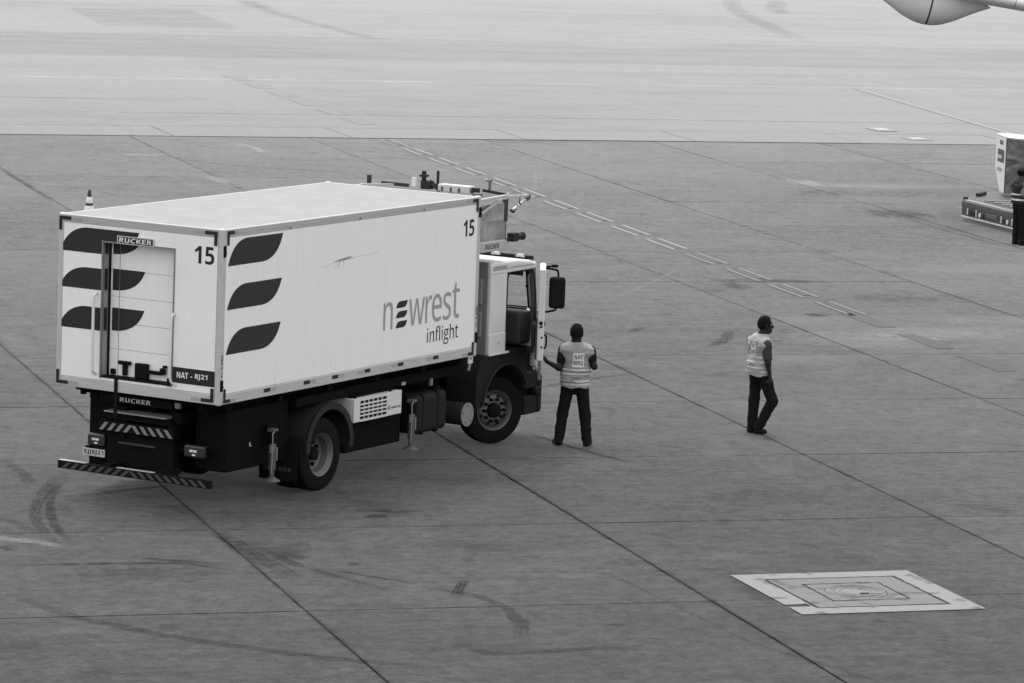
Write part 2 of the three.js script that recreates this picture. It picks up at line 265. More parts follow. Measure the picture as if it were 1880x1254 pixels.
{ // paint on the ground
  const paint = M(0.42, 0.8, { ...dusty, map: tiled(grainTex, 1), bumpMap: tiled(fineBump, 1), bumpScale: 0.001 }); paint.color = grey(0.27);
  const worn = M(0.2, 0.9, { ...dusty, map: tiled(grainTex, 1) }); worn.color = grey(0.15);
  const dark = M(0.035, 0.9, { ...dusty, sheen: 1.5, map: tiled(grainTex, 1) }); dark.color = grey(0.055);
  const lines = structure('lane_markings', GA);
  const sheet = (x0, x1, z0, z1, m, name, slant = 0) => {
    const s = new THREE.Shape([[x0, -z0], [x1, -z0], [x1 + slant, -z1], [x0 + slant, -z1]].map((p) => new THREE.Vector2(...p)));
    const g = new THREE.ExtrudeGeometry(s, { depth: 0.003, bevelEnabled: false }); g.rotateX(-PI / 2).translate(0, 0.0035, 0);
    P(name, planarUV(g, (x, y, z) => [x / 1.3, z / 1.3]), m, lines);
  };
  let k = 0; const r = rng(21);
  for (let z = -107.5; z < -70; z += 2.62, k++) {                      // two thin dashed lines with a scrubbed dark gap between
    const x = 27.72 + (z + 90) * -0.006 + 0.02 * (r() - 0.5);
    const m = z < -103 || z > -79 ? worn : paint;
    sheet(x - 0.21, x - 0.1, z, z + 1.78 + 0.2 * r(), m, 'lane_dash'); sheet(x + 0.1, x + 0.21, z - 0.15, z + 1.7 + 0.15 * r(), m, 'lane_dash');
    sheet(x - 0.07, x + 0.07, z + 0.1, z + 1.6, dark, 'scrubbed_dash');
  }
  for (let z = -69.2; z < -58; z += 2.75) sheet(27.5 - 0.17, 27.5 + 0.17, z, z + 1.9, dark, 'scrubbed_dash');
  const faint = M(0.16, 0.9, { ...dusty, sheen: 1.85, map: tiled(grainTex, 1) });
  for (let z = -128; z < -109; z += 3.2) sheet(28.55 - 0.25, 28.55 + 0.25, z, z + 2.3, faint, 'scrubbed_dash');
  const taxi = structure('taxi_line', GA);
  const s = new THREE.Shape([[50.2, 126.2], [49.37, 118.15], [48.5, 110.2], [48.3, 108], [48.1, 108], [48.25, 110.2], [49.1, 118.15], [49.95, 126.2]].map((p) => new THREE.Vector2(...p)));
  P('painted_line', planarUV(new THREE.ExtrudeGeometry(s, { depth: 0.003, bevelEnabled: false }).rotateX(-PI / 2).translate(0, 0.009, 0), (x, y, z) => [x, z]), paint, taxi);
  const cover = (x, z, w, d, label) => {
    const t = thing('ground_cover', label, 'cover', [x * Math.cos(GA) + z * Math.sin(GA), 0.01, -x * Math.sin(GA) + z * Math.cos(GA)], GA);
    P('frame', rb(w, 0.03, d, 0.01, 0, 0, 0), M(0.22, 0.7, dusty), t); P('lid', rb(w * 0.7, 0.03, d * 0.7, 0.01, 0, 0.012, 0), M(0.28, 0.6, dusty), t);
  };
  cover(44.41, -109.93, 0.6, 1.0, 'pale flush ground cover on the far asphalt, the farther of two');
  cover(44.31, -106.9, 0.6, 0.8, 'pale flush ground cover set in the concrete strip by the drain');
}

// ---------------------------------------------------------------- hydrant pit cover in the foreground
{
  const t = thing('hydrant_pit', 'pale painted square with a round hydrant lid set in the concrete apron', 'pit cover', [4.2785, 0.004, -47.274], 0.3171);
  const paint = M(0.2, 0.85, { ...dusty, map: tiled(wornTex, 0.5) });
  const conc = M(0.14, 0.9, { ...dusty, map: tiled(wornTex, 0.6) });
  const steel = M(0.18, 0.8, { ...dusty, map: tiled(wornTex, 0.9) });
  const gap = M(0.015, 0.95);
  const sq = (a, wob = 0, seed = 1) => { const r = rng(seed), p = []; for (const [sx, sy, ex, ey] of [[-1, -1, 1, -1], [1, -1, 1, 1], [1, 1, -1, 1], [-1, 1, -1, -1]]) for (let k = 0; k < 14; k++) { const q = k / 14; p.push(new THREE.Vector2(a * (sx + (ex - sx) * q) + wob * (r() - 0.5), a * (sy + (ey - sy) * q) + wob * (r() - 0.5))); } return p; };
  const ring = (name, outer, inner, y, m) => { const s = new THREE.Shape(outer); if (inner) s.holes.push(new THREE.Path(inner)); const g = new THREE.ExtrudeGeometry(s, { depth: 0.006, bevelEnabled: false }).rotateX(-PI / 2).translate(0, y, 0); return P(name, planarUV(g, (x, yy, z) => [x, z]), m, t); };
  P('joint_bed', span(-0.9, 0.9, 0, 0.003, -0.9, 0.9), gap, t);
  const border = [[-1.18, -1.18], [1.18, -1.18], [1.18, 1.18], [-1.18, 1.18], ].map((p) => new THREE.Vector2(...p));
  // the slab joint breaks the paint on the left edge
  const left = [[-1.18, 1.18], [-1.18, -0.62], [-0.9, -0.62], [-0.9, -0.76], [-1.18, -0.76], [-1.18, -1.18], [1.18, -1.18], [1.18, 1.18]].map((p) => new THREE.Vector2(...p));
  ring('painted_border', left, sq(0.872, 0.018, 4), 0.004, paint); void border;
  ring('concrete_collar', sq(0.828, 0.024, 6), sq(0.513, 0.018, 7), 0.004, conc);
  const circ = (r, n = 48) => Array.from({ length: n }, (_, k) => new THREE.Vector2(r * Math.cos(k / n * 2 * PI), r * Math.sin(k / n * 2 * PI)));
  ring('inner_plate', sq(0.478, 0.02, 9), circ(0.385), 0.004, conc);
  const lid = ring('lid', circ(0.372), null, 0.004, steel);
  const rr = [0.33, 0.28, 0.2]; rr.forEach((r) => P('lid_ring', new THREE.TorusGeometry(r, 0.007, 6, 48).rotateX(PI / 2).translate(0, 0.0115, 0), steel, lid));
  P('lid_handle', span(0.0, 0.11, 0.011, 0.02, 0.12, 0.15), gap, lid);
}

// ---------------------------------------------------------------- catering truck
// local frame: x forward from the rear face, y up, z to the truck's right (the seen side is z = 0)
const TRUCK_POS = [-3.7586, 0, -50.7318], TRUCK_TURN = 1.0414;
const truck = thing('catering_truck', 'white high lift catering truck with number 15, dark leaf stripes and an open cab door', 'truck', TRUCK_POS, TRUCK_TURN);
const L = 6.446, W = 2.635, YB = 1.466, YT = 3.752;
const scuffTex = (() => {
  const c = document.createElement('canvas'); c.width = 2048; c.height = 768; const x = c.getContext('2d');
  x.fillStyle = '#f4f4f4'; x.fillRect(0, 0, 2048, 768);
  const r = rng(77), lx = (l) => l / L * 2048, ly = (y) => (YT - y) / (YT - YB) * 768;
  for (let k = 0; k < 900; k++) { x.fillStyle = `rgba(${r() < 0.4 ? '255,255,255' : '150,150,150'},${0.02 + 0.04 * r()})`; x.fillRect(r() * 2048, r() * 700, 1 + 3 * r(), 40 + 300 * r()); }
  for (let k = 0; k < 500; k++) { x.fillStyle = `rgba(110,110,110,${0.04 + 0.1 * r()})`; x.beginPath(); x.ellipse(r() * 2048, r() * 768, 1 + 5 * r() * r(), 1 + 2 * r(), 0, 0, 7); x.fill(); }
  x.lineCap = 'round';                                                    // the long scrape on the seen side
  for (let k = 0; k < 26; k++) { const a = r(), l0 = 2.55 + 0.4 * a; x.strokeStyle = `rgba(60,60,60,${0.15 + 0.35 * r()})`; x.lineWidth = 1 + 2 * r(); x.beginPath(); x.moveTo(lx(l0), ly(3.1 + 0.03 * r() + 0.04 * a)); x.lineTo(lx(l0 + 0.12 + 0.12 * r()), ly(3.1 + 0.04 * r() + 0.04 * a)); x.stroke(); }
  for (let k = 0; k < 12; k++) { const l0 = 2.62 + 0.3 * r(); x.strokeStyle = 'rgba(70,70,70,0.35)'; x.lineWidth = 1.5; x.beginPath(); x.moveTo(lx(l0), ly(3.13)); x.lineTo(lx(l0 - 0.01), ly(3.08 - 0.06 * r())); x.stroke(); }
  x.strokeStyle = 'rgba(90,90,90,0.35)'; x.lineWidth = 2; x.beginPath(); x.moveTo(lx(2.35), ly(3.07)); x.lineTo(lx(2.6), ly(3.1)); x.moveTo(lx(3.0), ly(3.14)); x.lineTo(lx(3.75), ly(3.17)); x.stroke();
  return finish(new THREE.CanvasTexture(c), true);
})();
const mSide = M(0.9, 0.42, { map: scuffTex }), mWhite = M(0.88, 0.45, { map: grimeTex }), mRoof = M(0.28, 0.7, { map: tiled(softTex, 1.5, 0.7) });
const mAlum = M(0.6, 0.42, { metalness: 0.25, map: tiled(softTex, 0.6) });
const mRail = M(0.46, 0.5, { map: tiled(softTex, 0.6) }), mAlumDark = M(0.2, 0.5, { metalness: 0.2 }), mJamb = M(0.3, 0.6);
const DULL = { specularIntensity: 0.1 }, mBlack = M(0.009, 0.7, DULL), mChassis = M(0.007, 0.8, DULL), mRubber = M(0.01, 0.9, DULL), mDecal = M(0.024, 0.5, { specularIntensity: 0.5 }), mInk = M(0.018, 0.5, { specularIntensity: 0.5 }), mGreyInk = M(0.3, 0.5), mWhiteInk = M(0.75, 0.6), mTapeDark = M(0.018, 0.5, { specularIntensity: 0.5 }), mTapeLight = M(0.34, 0.35);
const mSteel = M(0.32, 0.45, { metalness: 0.5 }), mWheel = M(0.12, 0.5, { metalness: 0.25, map: grimeTex });
const mGlass = M(1, 0.03, { transmission: 1, thickness: 0 }), mLamp = M(0.7, 0.15, { transmission: 0.3, thickness: 0, clearcoat: 1 });

// ---- cargo box
const sUV = (g) => planarUV(g, (x, y, z) => [x / L, (y - YB) / (YT - YB)]);
const rUV = (g) => planarUV(g, (x, y, z) => [-z / W, (y - YB) / (YT - YB)]);
const DOOR = { z0: -1.9, z1: -0.765, y0: 1.645, y1: 3.43, d: 0.16 };
const box = P('cargo_box', [span(0.03, L - 0.03, YB + 0.02, 1.6, -W + 0.03, -0.03), span(0.03, L - 0.03, 3.6, YT - 0.02, -W + 0.03, -0.03), span(0.03, L - 0.03, 1.6, 3.6, -0.06, -0.03), span(0.03, L - 0.03, 1.6, 3.6, -W + 0.03, -W + 0.06), span(L - 0.06, L - 0.03, 1.6, 3.6, -W + 0.06, -0.06),
  span(0.03, 0.06, 1.6, 3.6, -W + 0.06, DOOR.z0 - 0.02), span(0.03, 0.06, 1.6, 3.6, DOOR.z1 + 0.02, -0.06), span(0.03, 0.06, DOOR.y1 + 0.02, 3.6, DOOR.z0 - 0.02, DOOR.z1 + 0.02)], M(0.35, 0.7), truck);
{
  const seams = [0.085, 1.3, 2.62, 3.94, 5.26, L - 0.085];
  for (let k = 0; k < 5; k++) P('side_panel', sUV(span(seams[k] + (k ? 0.0015 : 0), seams[k + 1] - 0.0015, 1.605, 3.645, -0.03, -0.005)), mSide, box);
  P('side_panel', sUV(span(0.085, L - 0.085, 1.605, 3.645, -W + 0.005, -W + 0.03)), mWhite, box);
  P('front_panel', rUV(span(L - 0.03, L - 0.005, 1.605, 3.645, -W + 0.085, -0.085)), mWhite, box);
  P('rear_panel', rUV(span(0.005, 0.03, 1.605, 3.645, -W + 0.085, DOOR.z0 - 0.001)), mWhite, box);
  P('rear_panel', rUV(span(0.005, 0.03, 1.605, 3.645, DOOR.z1 + 0.001, -0.085)), mWhite, box);
  P('rear_panel', rUV(span(0.005, 0.03, DOOR.y1, 3.645, DOOR.z0 + 0.0005, DOOR.z1 - 0.0005)), mWhite, box);
  P('rear_panel', rUV(span(0.005, 0.03, 1.605, DOOR.y0, DOOR.z0 + 0.0005, DOOR.z1 - 0.0005)), mWhite, box);
  const roof = new THREE.PlaneGeometry(L - 0.12, W - 0.12, 24, 16); { const p = roof.attributes.position; for (let i = 0; i < p.count; i++) { const a = p.getX(i) / (L / 2), b = p.getY(i) / (W / 2); p.setZ(i, 0.012 * (1 - a * a) * (1 - b * b) + 0.003 * vnoise(p.getX(i) * 3 + 5, p.getY(i) * 3)); } roof.computeVertexNormals(); }
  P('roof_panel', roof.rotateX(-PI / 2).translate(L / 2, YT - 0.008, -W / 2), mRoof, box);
  for (const z of [0, -W]) {
    const s = z ? 1 : -1;
    const a = P('top_rail', [span(0.08, L - 0.08, 3.642, YT, z + s * 0.002, z + s * 0.06, 0.012), span(0.08, L - 0.08, 3.69, 3.697, z - s * 0.001, z + s * 0.01)], mRail, box); a.geometry = planarUV(a.geometry, (x, y, zz) => [x / 2, y * 4 + zz]);
    const b = P('bottom_rail', [span(0.08, L - 0.08, YB, 1.6, z + s * 0.001, z + s * 0.06, 0.008), span(0.08, L - 0.08, 1.525, 1.531, z - s * 0.002, z + s * 0.01), span(0.08, L - 0.08, 1.575, 1.58, z - s * 0.002, z + s * 0.01)], mAlum, box); b.geometry = planarUV(b.geometry, (x, y, zz) => [x / 2, y * 4 + zz]);
    for (const x of [0, L]) { const t = x ? -1 : 1; const c = P('corner_post', [rb(0.085, YT - YB + 0.02, 0.085, 0.02, x + t * 0.0405, (YT + YB) / 2, z + s * 0.0405)], mAlum, box); c.geometry = planarUV(c.geometry, (xx, y, zz) => [xx * 3 + zz * 3, y / 1.5]); }
  }
  for (const x of [0, L]) { const t = x ? -1 : 1;
    const a = P('top_rail', [span(x + t * 0.002, x + t * 0.06, 3.642, YT, -W + 0.08, -0.08, 0.012)], mRail, box); a.geometry = planarUV(a.geometry, (xx, y, zz) => [zz / 2, y * 4 + xx]);
    const b = P('bottom_rail', [span(x + t * 0.001, x + t * 0.06, YB, 1.6, -W + 0.08, -0.08, 0.008)], mAlum, box); b.geometry = planarUV(b.geometry, (xx, y, zz) => [zz / 2, y * 4 + xx]);
  }
  // black corner brackets with reflector tape, and the black latches on the posts
  const brS = (x, up, dir) => { const y = up ? 3.73 : 1.485, v = up ? -1 : 1;
    P('corner_bracket', [bx(0.15, 0.045, 0.008, x + dir * 0.075, y + v * 0.0225, 0.006), bx(0.04, 0.14, 0.008, x + dir * 0.02, y + v * 0.115, 0.006)], mTapeDark, box);
    P('reflector_tape', bx(0.13, 0.04, 0.004, x + dir * 0.216, y + v * 0.0225, 0.004), mTapeLight, box); };
  brS(0.095, true, 1); brS(0.095, false, 1); brS(L - 0.095, true, -1); brS(L - 0.095, false, -1);
  const brR = (z, up, dir) => { const y = up ? 3.725 : 1.495, v = up ? -1 : 1;
    P('corner_bracket', [bx(0.008, 0.045, 0.19, -0.006, y + v * 0.0225, z + dir * 0.095), bx(0.008, 0.14, 0.045, -0.006, y + v * 0.115, z + dir * 0.0225)], mTapeDark, box);
    P('reflector_tape', bx(0.004, 0.04, 0.16, -0.004, y + v * 0.0225, z + dir * 0.272), mTapeLight, box); };
  brR(-0.09, true, -1); brR(-W + 0.015, true, 1); brR(-0.09, false, -1); brR(-W + 0.015, false, 1);
  for (const [x, y, z, ax] of [[0.04, 3.47, 0.004, 'z'], [0.04, 1.72, 0.004, 'z'], [L - 0.04, 3.53, 0.004, 'z'], [L - 0.04, 1.73, 0.004, 'z']])
    P('post_latch', [rb(0.055, 0.15, 0.03, 0.012, x, y, z), cy(0.012, 0.012, 0.02, x + 0.008, y - 0.02, z + 0.012, ax, 10)], mBlack, box);
  [[1.1, 1], [2.05, 1], [2.74, 1], [3.55, -1], [4.4, -1], [5.33, -1]].forEach(([x, d]) => { P('marker_tape', bx(0.14, 0.05, 0.003, x, 1.552, 0.004), mTapeDark, box); P('marker_tape', bx(0.15, 0.048, 0.002, x + d * 0.147, 1.552, 0.0035), mTapeLight, box); });
  // stencilled height and arrows on the posts (read upwards)
  for (const [x, y] of [[0.043, 1.93], [L - 0.04, 1.99]]) {
    P('stencil_text', text('3.880', 0, 0.19, 0, 0.045).rotateZ(PI / 2).translate(x + 0.022, y, 0.0035), mInk, box);
    const s = new THREE.Shape([[0, 0], [0.035, 0.02], [0.03, 0.006], [0.09, 0.006], [0.09, -0.006], [0.03, -0.006], [0.035, -0.02]].map((p) => new THREE.Vector2(...p)));
    P('stencil_arrow', new THREE.ShapeGeometry(s).rotateZ(PI / 2).translate(x, y - 0.11, 0.0035), mInk, box);
  }
  // leaf stripes
  const leafPts = (x0, x1, y0, y1, n = 12) => { const w = x1 - x0, h = y1 - y0, a = x0 + 0.33 * w, b = x1 - 0.35 * w, p = [];
    const bez = (P0, P1, P2) => { for (let k = 0; k < n; k++) { const t = k / n, s = 1 - t; p.push([s * s * P0[0] + 2 * s * t * P1[0] + t * t * P2[0], s * s * P0[1] + 2 * s * t * P1[1] + t * t * P2[1]]); } };
    bez([x0, y0], [x0 + 0.08 * w, y0 + 0.93 * h], [a, y1]); p.push([a, y1]); bez([x1, y1], [x1 - 0.08 * w, y0 + 0.07 * h], [b, y0]); p.push([b, y0]); return p; };
  const clip = (pts, axisMax, keepLess) => { const o = [], c = (p) => keepLess ? p[0] <= axisMax : p[0] >= axisMax; for (let k = 0; k < pts.length; k++) { const A = pts[k], B = pts[(k + 1) % pts.length]; if (c(A)) o.push(A); if (c(A) !== c(B)) { const t = (axisMax - A[0]) / (B[0] - A[0]); o.push([axisMax, A[1] + (B[1] - A[1]) * t]); } } return o; };
  const flat = (pts) => new THREE.ShapeGeometry(new THREE.Shape(pts.map((p) => new THREE.Vector2(...p))));
  for (const [y0, y1] of [[3.272, 3.615], [2.7, 3.02], [2.115, 2.438]]) P('leaf_stripe', flat(leafPts(0.13, 1.385, y0, y1)).translate(0, 0, -0.002), mDecal, box);
  for (const [y0, y1, x1] of [[3.27, 3.6, -1.33], [2.79, 3.075, -1.33], [2.255, 2.56, -1.33]]) {
    const p = leafPts(-2.6, x1, y0, y1, 14);
    P('leaf_stripe', flat(clip(p, DOOR.z0 - 0.02, true)).rotateY(-PI / 2).translate(0.002, 0, 0), mDecal, box);
    if (y1 > DOOR.y1) P('leaf_stripe', flat(clip(p.map(([a, b]) => [a, Math.max(b, DOOR.y1 + 0.02)]), DOOR.z0 - 0.02, false)).rotateY(-PI / 2).translate(0.002, 0, 0), mDecal, box);
  }
  // lettering
  P('number_lettering', text('15', 5.98, 6.27, 3.205, 3.442), mInk, box).position.z = -0.0022;
  P('number_lettering', text('15', -0.445, -0.135, 3.285, 3.515).rotateY(-PI / 2).translate(0.0025, 0, 0), mInk, box);
  const word = [text('n', 3.925, 4.165, 2.066, 2.45, { font: fontReg }), text('w', 4.585, 5.0, 2.066, 2.44, { font: fontReg }), text('r', 5.02, 5.19, 2.066, 2.45, { font: fontReg }), text('e', 5.195, 5.455, 2.06, 2.455, { font: fontReg }), text('s', 5.49, 5.71, 2.06, 2.455, { font: fontReg }), text('t', 5.735, 5.93, 2.06, 2.575, { font: fontReg })];
  for (const w of word) P('brand_letter', w, mGreyInk, box).position.z = -0.0022;
  for (const y of [2.066, 2.205, 2.345]) P('leaf_letter', flat(leafPts(4.25, 4.545, y, y + 0.093, 6)).translate(0, 0, -0.002), mInk, box);
  P('word_lettering', text('inflight', 5.085, 5.92, 1.715, 1.995, { font: fontReg }), mInk, box).position.z = -0.0022;
  P('number_plate_board', bx(0.006, 0.205, 0.665, 0.002, 1.8, -0.416), mInk, box);
  for (const [w, a, b, y0, y1] of [['NAT', -0.675, -0.495, 1.765, 1.845], ['-', -0.455, -0.43, 1.79, 1.803], ['8J21', -0.39, -0.19, 1.765, 1.845]]) P('number_lettering', text(w, a, b, y0, y1).rotateY(-PI / 2).translate(-0.0035, 0, 0), mWhiteInk, box);
  const sign = P('maker_sign', [bx(0.012, 0.105, 0.59, -0.004, 3.487, -1.38)], mAlum, box); void sign;
  P('maker_sign', bx(0.006, 0.08, 0.555, -0.0095, 3.487, -1.38), mInk, box);
  P('maker_lettering', text('RUCKER', -1.64, -1.12, 3.457, 3.518, { slant: 0.1 }).rotateY(-PI / 2).translate(-0.0145, 0, 0), mWhiteInk, box);
  // small rivets and clips on the top rail
  for (const x of [1.55, 3.25, 4.9]) P('rail_clip', bx(0.02, 0.035, 0.01, x, 3.67, 0.004), mAlumDark, box);
}
{ // recessed rear door
  const { z0, z1, y0, y1, d } = DOOR, n = 5, h = (y1 - y0 - 0.04) / n;
  const door = P('rear_door', span(d + 0.012, d + 0.05, y0, y1, z0, z1), M(0.25, 0.7), truck);
  for (let k = 0; k < n; k++) P('door_board', rUV(span(d, d + 0.02, y0 + 0.02 + k * h + 0.003, y0 + 0.02 + (k + 1) * h - 0.003, z0 + 0.02, z1 - 0.01)), mWhite, door);
  P('door_frame', [span(-0.006, 0.035, y0 - 0.01, y1 + 0.02, z0 - 0.02, z0), span(-0.006, 0.035, y0 - 0.01, y1 + 0.02, z1, z1 + 0.018), span(-0.006, 0.035, y1, y1 + 0.02, z0, z1)], mAlumDark, door);
  P('door_jamb', [span(0.036, d + 0.011, y0, y1, z0 - 0.012, z0 + 0.0), span(0.036, d + 0.011, y0, y1, z1 - 0.0, z1 + 0.012), span(0.036, d + 0.011, y1, y1 + 0.012, z0, z1)], mJamb, door);
  P('guide_strip', span(d - 0.03, d - 0.002, y0, y1, z0 + 0.002, z0 + 0.022), mBlack, door);
  P('threshold', span(-0.004, d, y0 - 0.004, y0 + 0.022, z0, z1), mBlack, door);
  const j = []; for (const [a, b] of [[3.27, 3.43], [2.79, 3.075], [2.255, 2.56]]) j.push([a, b]);
  // the leaf stripes go on across the door
  const w = 1.27; j.forEach(([a, b], k) => { const h2 = (k ? b - a : 0.33), top = k ? b : 3.6, e = -1.33, p = []; const bq = (P0, P1, P2) => { for (let q = 0; q <= 12; q++) { const t = q / 12, s = 1 - t; p.push(new THREE.Vector2(s * s * P0[0] + 2 * s * t * P1[0] + t * t * P2[0], Math.min(y1 - 0.01, s * s * P0[1] + 2 * s * t * P1[1] + t * t * P2[1]))); } };
    p.push(new THREE.Vector2(z0 + 0.05, Math.min(top, y1 - 0.01))); bq([e, top], [e - 0.08 * w, a + 0.07 * h2], [e - 0.35 * w, a]); p.push(new THREE.Vector2(z0 + 0.05, a));
    P('leaf_stripe', new THREE.ShapeGeometry(new THREE.Shape(p)).rotateY(-PI / 2).translate(d - 0.003, 0, 0), mDecal, door);
    P('leaf_stripe', new THREE.ShapeGeometry(new THREE.Shape([[0.04, a], [d - 0.05, a], [d - 0.05, Math.min(top, y1 - 0.01)], [0.04, Math.min(top, y1 - 0.01)]].map((q) => new THREE.Vector2(...q)))).translate(0, 0, z0 + 0.004), mDecal, door); });
  P('seam_strip', span(d - 0.004, d - 0.001, y0 + 0.03, y1 - 0.02, z0 + 0.16, z0 + 0.166), mAlumDark, door);
  P('pull_handle', [rb(0.05, 0.05, 0.2, 0.015, d - 0.04, 1.85, -1.6), rb(0.05, 0.16, 0.07, 0.015, d - 0.03, 1.76, -1.6)], mBlack, door);
  P('door_stop', bx(0.03, 0.07, 0.07, d - 0.02, 1.715, -1.8), mBlack, door);
  P('latch_lock', [rb(0.07, 0.2, 0.2, 0.015, d - 0.04, 1.77, -1.32), rb(0.04, 0.05, 0.26, 0.01, d - 0.05, 1.77, -1.12), rb(0.06, 0.09, 0.09, 0.03, d - 0.05, 1.8, -0.98), bx(0.02, 0.035, 0.06, d - 0.03, 1.86, -0.96)], mBlack, door);
  P('door_stop', bx(0.06, 0.1, 0.05, 0.01, 1.69, z1 - 0.03), mBlack, door);
  P('grab_handle', tube([[0, 2.76, -1.985], [-0.07, 2.72, -1.985], [-0.075, 2.6, -1.985], [-0.075, 1.8, -1.985], [-0.07, 1.72, -1.985], [0, 1.68, -1.985]], 0.02, 40), M(0.7, 0.4), door);
  P('grab_handle', tube([[0, 2.6, -0.735], [-0.06, 2.57, -0.735], [-0.07, 2.48, -0.735], [-0.07, 1.78, -0.74], [-0.05, 1.7, -0.725], [0, 1.66, -0.69]], 0.016, 40), M(0.7, 0.4), door);
  P('hanging_strap', [span(-0.018, -0.008, 1.15, 1.65, -1.665, -1.615), span(-0.016, -0.01, 1.05, 1.16, -1.65, -1.63)], mBlack, door);
}
{ // chassis, lift frame and everything black under the box
  const ch = P('chassis', [span(0.25, 8.5, 0.82, 1.08, -0.98, -0.9), span(0.25, 8.5, 0.82, 1.08, -1.74, -1.66), span(0.3, 6.3, 1.1, 1.24, -0.95, -0.8), span(0.3, 6.3, 1.1, 1.24, -1.84, -1.69)], mChassis, truck);
  for (const x of [0.5, 1.6, 3.4, 4.6, 5.8, 7.0]) P('cross_member', span(x, x + 0.12, 0.9, 1.02, -1.7, -0.94), mChassis, ch);
  P('lift_frame', [span(0.25, 6.4, 1.3, YB - 0.002, -0.5, -0.38), span(0.25, 6.4, 1.3, YB - 0.002, -2.25, -2.13), ...[0.4, 1.6, 2.8, 4.0, 5.2, 6.2].map((x) => span(x, x + 0.1, 1.34, YB - 0.004, -2.5, -0.14))], mChassis, ch);
  for (const z of [-0.62, -2.02]) P('scissor_arm', [bar([0.7, 1.12, z], [5.9, 1.36, z], 0.07, 0.14), bar([0.7, 1.36, z - 0.08], [5.9, 1.12, z - 0.08], 0.07, 0.14)], mChassis, ch);
  P('hydraulic_tank', rb(0.9, 0.5, 0.4, 0.04, 1.6, 0.9, -2.25), mChassis, ch);
  P('underbody_box', [span(0.55, 2.0, 0.48, 1.3, -0.75, -0.24, 0.03), span(3.3, 6.3, 1.18, 1.32, -0.8, -0.2, 0.02), span(2.0, 3.3, 1.2, 1.32, -0.8, -0.12, 0.02)], mChassis, ch);
  P('equipment_locker', span(0.6, 1.85, 0.3, 1.28, -W + 0.12, -W + 0.75, 0.03), mChassis, ch);
  P('equipment_locker', span(3.3, 4.7, 0.28, 1.2, -W + 0.12, -W + 0.8, 0.03), mChassis, ch);
  P('equipment_locker', span(4.95, 6.7, 0.28, 1.2, -W + 0.12, -W + 0.8, 0.03), mChassis, ch);
  P('spare_wheel', new THREE.TorusGeometry(0.36, 0.13, 12, 28).rotateX(PI / 2).translate(1.2, 0.62, -W / 2), mRubber, ch);
  P('gearbox', [rb(2.2, 0.6, 0.7, 0.1, 6.4, 0.66, -W / 2), rb(1.5, 0.5, 0.7, 0.08, 4.2, 0.62, -W / 2), cy(0.06, 0.06, 3.6, 4.4, 0.6, -W / 2, 'x')], mChassis, ch);
  P('drive_axle', [cy(0.07, 0.07, 2.0, 2.56, 0.5, -W / 2, 'z'), new THREE.SphereGeometry(0.24, 16, 12).translate(2.56, 0.52, -W / 2)], mChassis, ch);
  P('front_axle', cy(0.06, 0.06, 1.7, 7.64, 0.48, -W / 2, 'z'), mChassis, ch);
  // rear of the lift frame
  const rear = P('rear_carrier', [span(0.28, 0.42, 0.32, 0.9, -1.98, -0.9, 0.02), span(0.24, 0.5, 1.06, 1.16, -1.95, -0.93, 0.01), span(0.42, 0.8, 0.8, 1.2, -1.95, -0.9), span(0.45, 0.6, 1.2, 1.42, -1.45, -1.32), span(0.45, 0.6, 1.2, 1.42, -1.1, -0.98)], mChassis, truck);
  P('maker_crossbar', span(0.28, 0.4, 1.275, 1.39, -2.13, -0.93, 0.012), mBlack, rear);
  P('maker_lettering', text('RUCKER', -1.78, -1.28, 1.3, 1.358, { slant: 0.1 }).rotateY(-PI / 2).translate(0.276, 0, 0), M(0.6, 0.5), rear);
  P('step_plate', [span(0.16, 0.42, 1.162, 1.178, -1.95, -0.95)], M(0.3, 0.5, { metalness: 0.3 }), rear);
  P('step_edge', span(0.215, 0.232, 0.75, 0.775, -1.75, -1.15), M(0.05, 0.5, DULL), rear);
  const chev = (name, x, y0, y1, za, zb, n, par, light) => { // slanted light bars that meet in the middle
    const hh = y1 - y0, c = (za + zb) / 2, st = (zb - za) / n;
    for (let k = 0; k < n; k++) { const z = za + (k + 0.5) * st, s = z < c ? 1 : -1, w = st * 0.24;
      const sh = new THREE.Shape([[z - w - s * st * 0.35, y0 + 0.006], [z + w - s * st * 0.35, y0 + 0.006], [z + w + s * st * 0.35, y1 - 0.006], [z - w + s * st * 0.35, y1 - 0.006]].map((p) => new THREE.Vector2(...p)));
      P(name, new THREE.ShapeGeometry(sh).rotateY(-PI / 2).translate(x, 0, 0), light, par); } void hh; };
  P('striped_bar', span(0.2, 0.27, 0.9, 1.03, -2.05, -0.86, 0.008), mBlack, rear);
  chev('warning_stripe', 0.197, 0.905, 1.022, -2.04, -0.87, 9, rear, M(0.2, 0.6));
  const bump = P('rear_bumper', [span(-0.1, -0.02, 0.375, 0.48, -2.5, -0.05, 0.01), span(-0.04, 0.4, 0.42, 0.5, -1.8, -1.7), span(-0.04, 0.4, 0.42, 0.5, -0.95, -0.85)], mBlack, truck);
  chev('warning_stripe', -0.104, 0.382, 0.473, -2.42, -0.1, 17, bump, M(0.07, 0.6, DULL));
  P('bumper_edge', [span(-0.095, -0.03, 0.482, 0.488, -2.49, -2.05), span(-0.095, -0.03, 0.482, 0.488, -1.55, -0.95)], M(0.45, 0.45), bump);
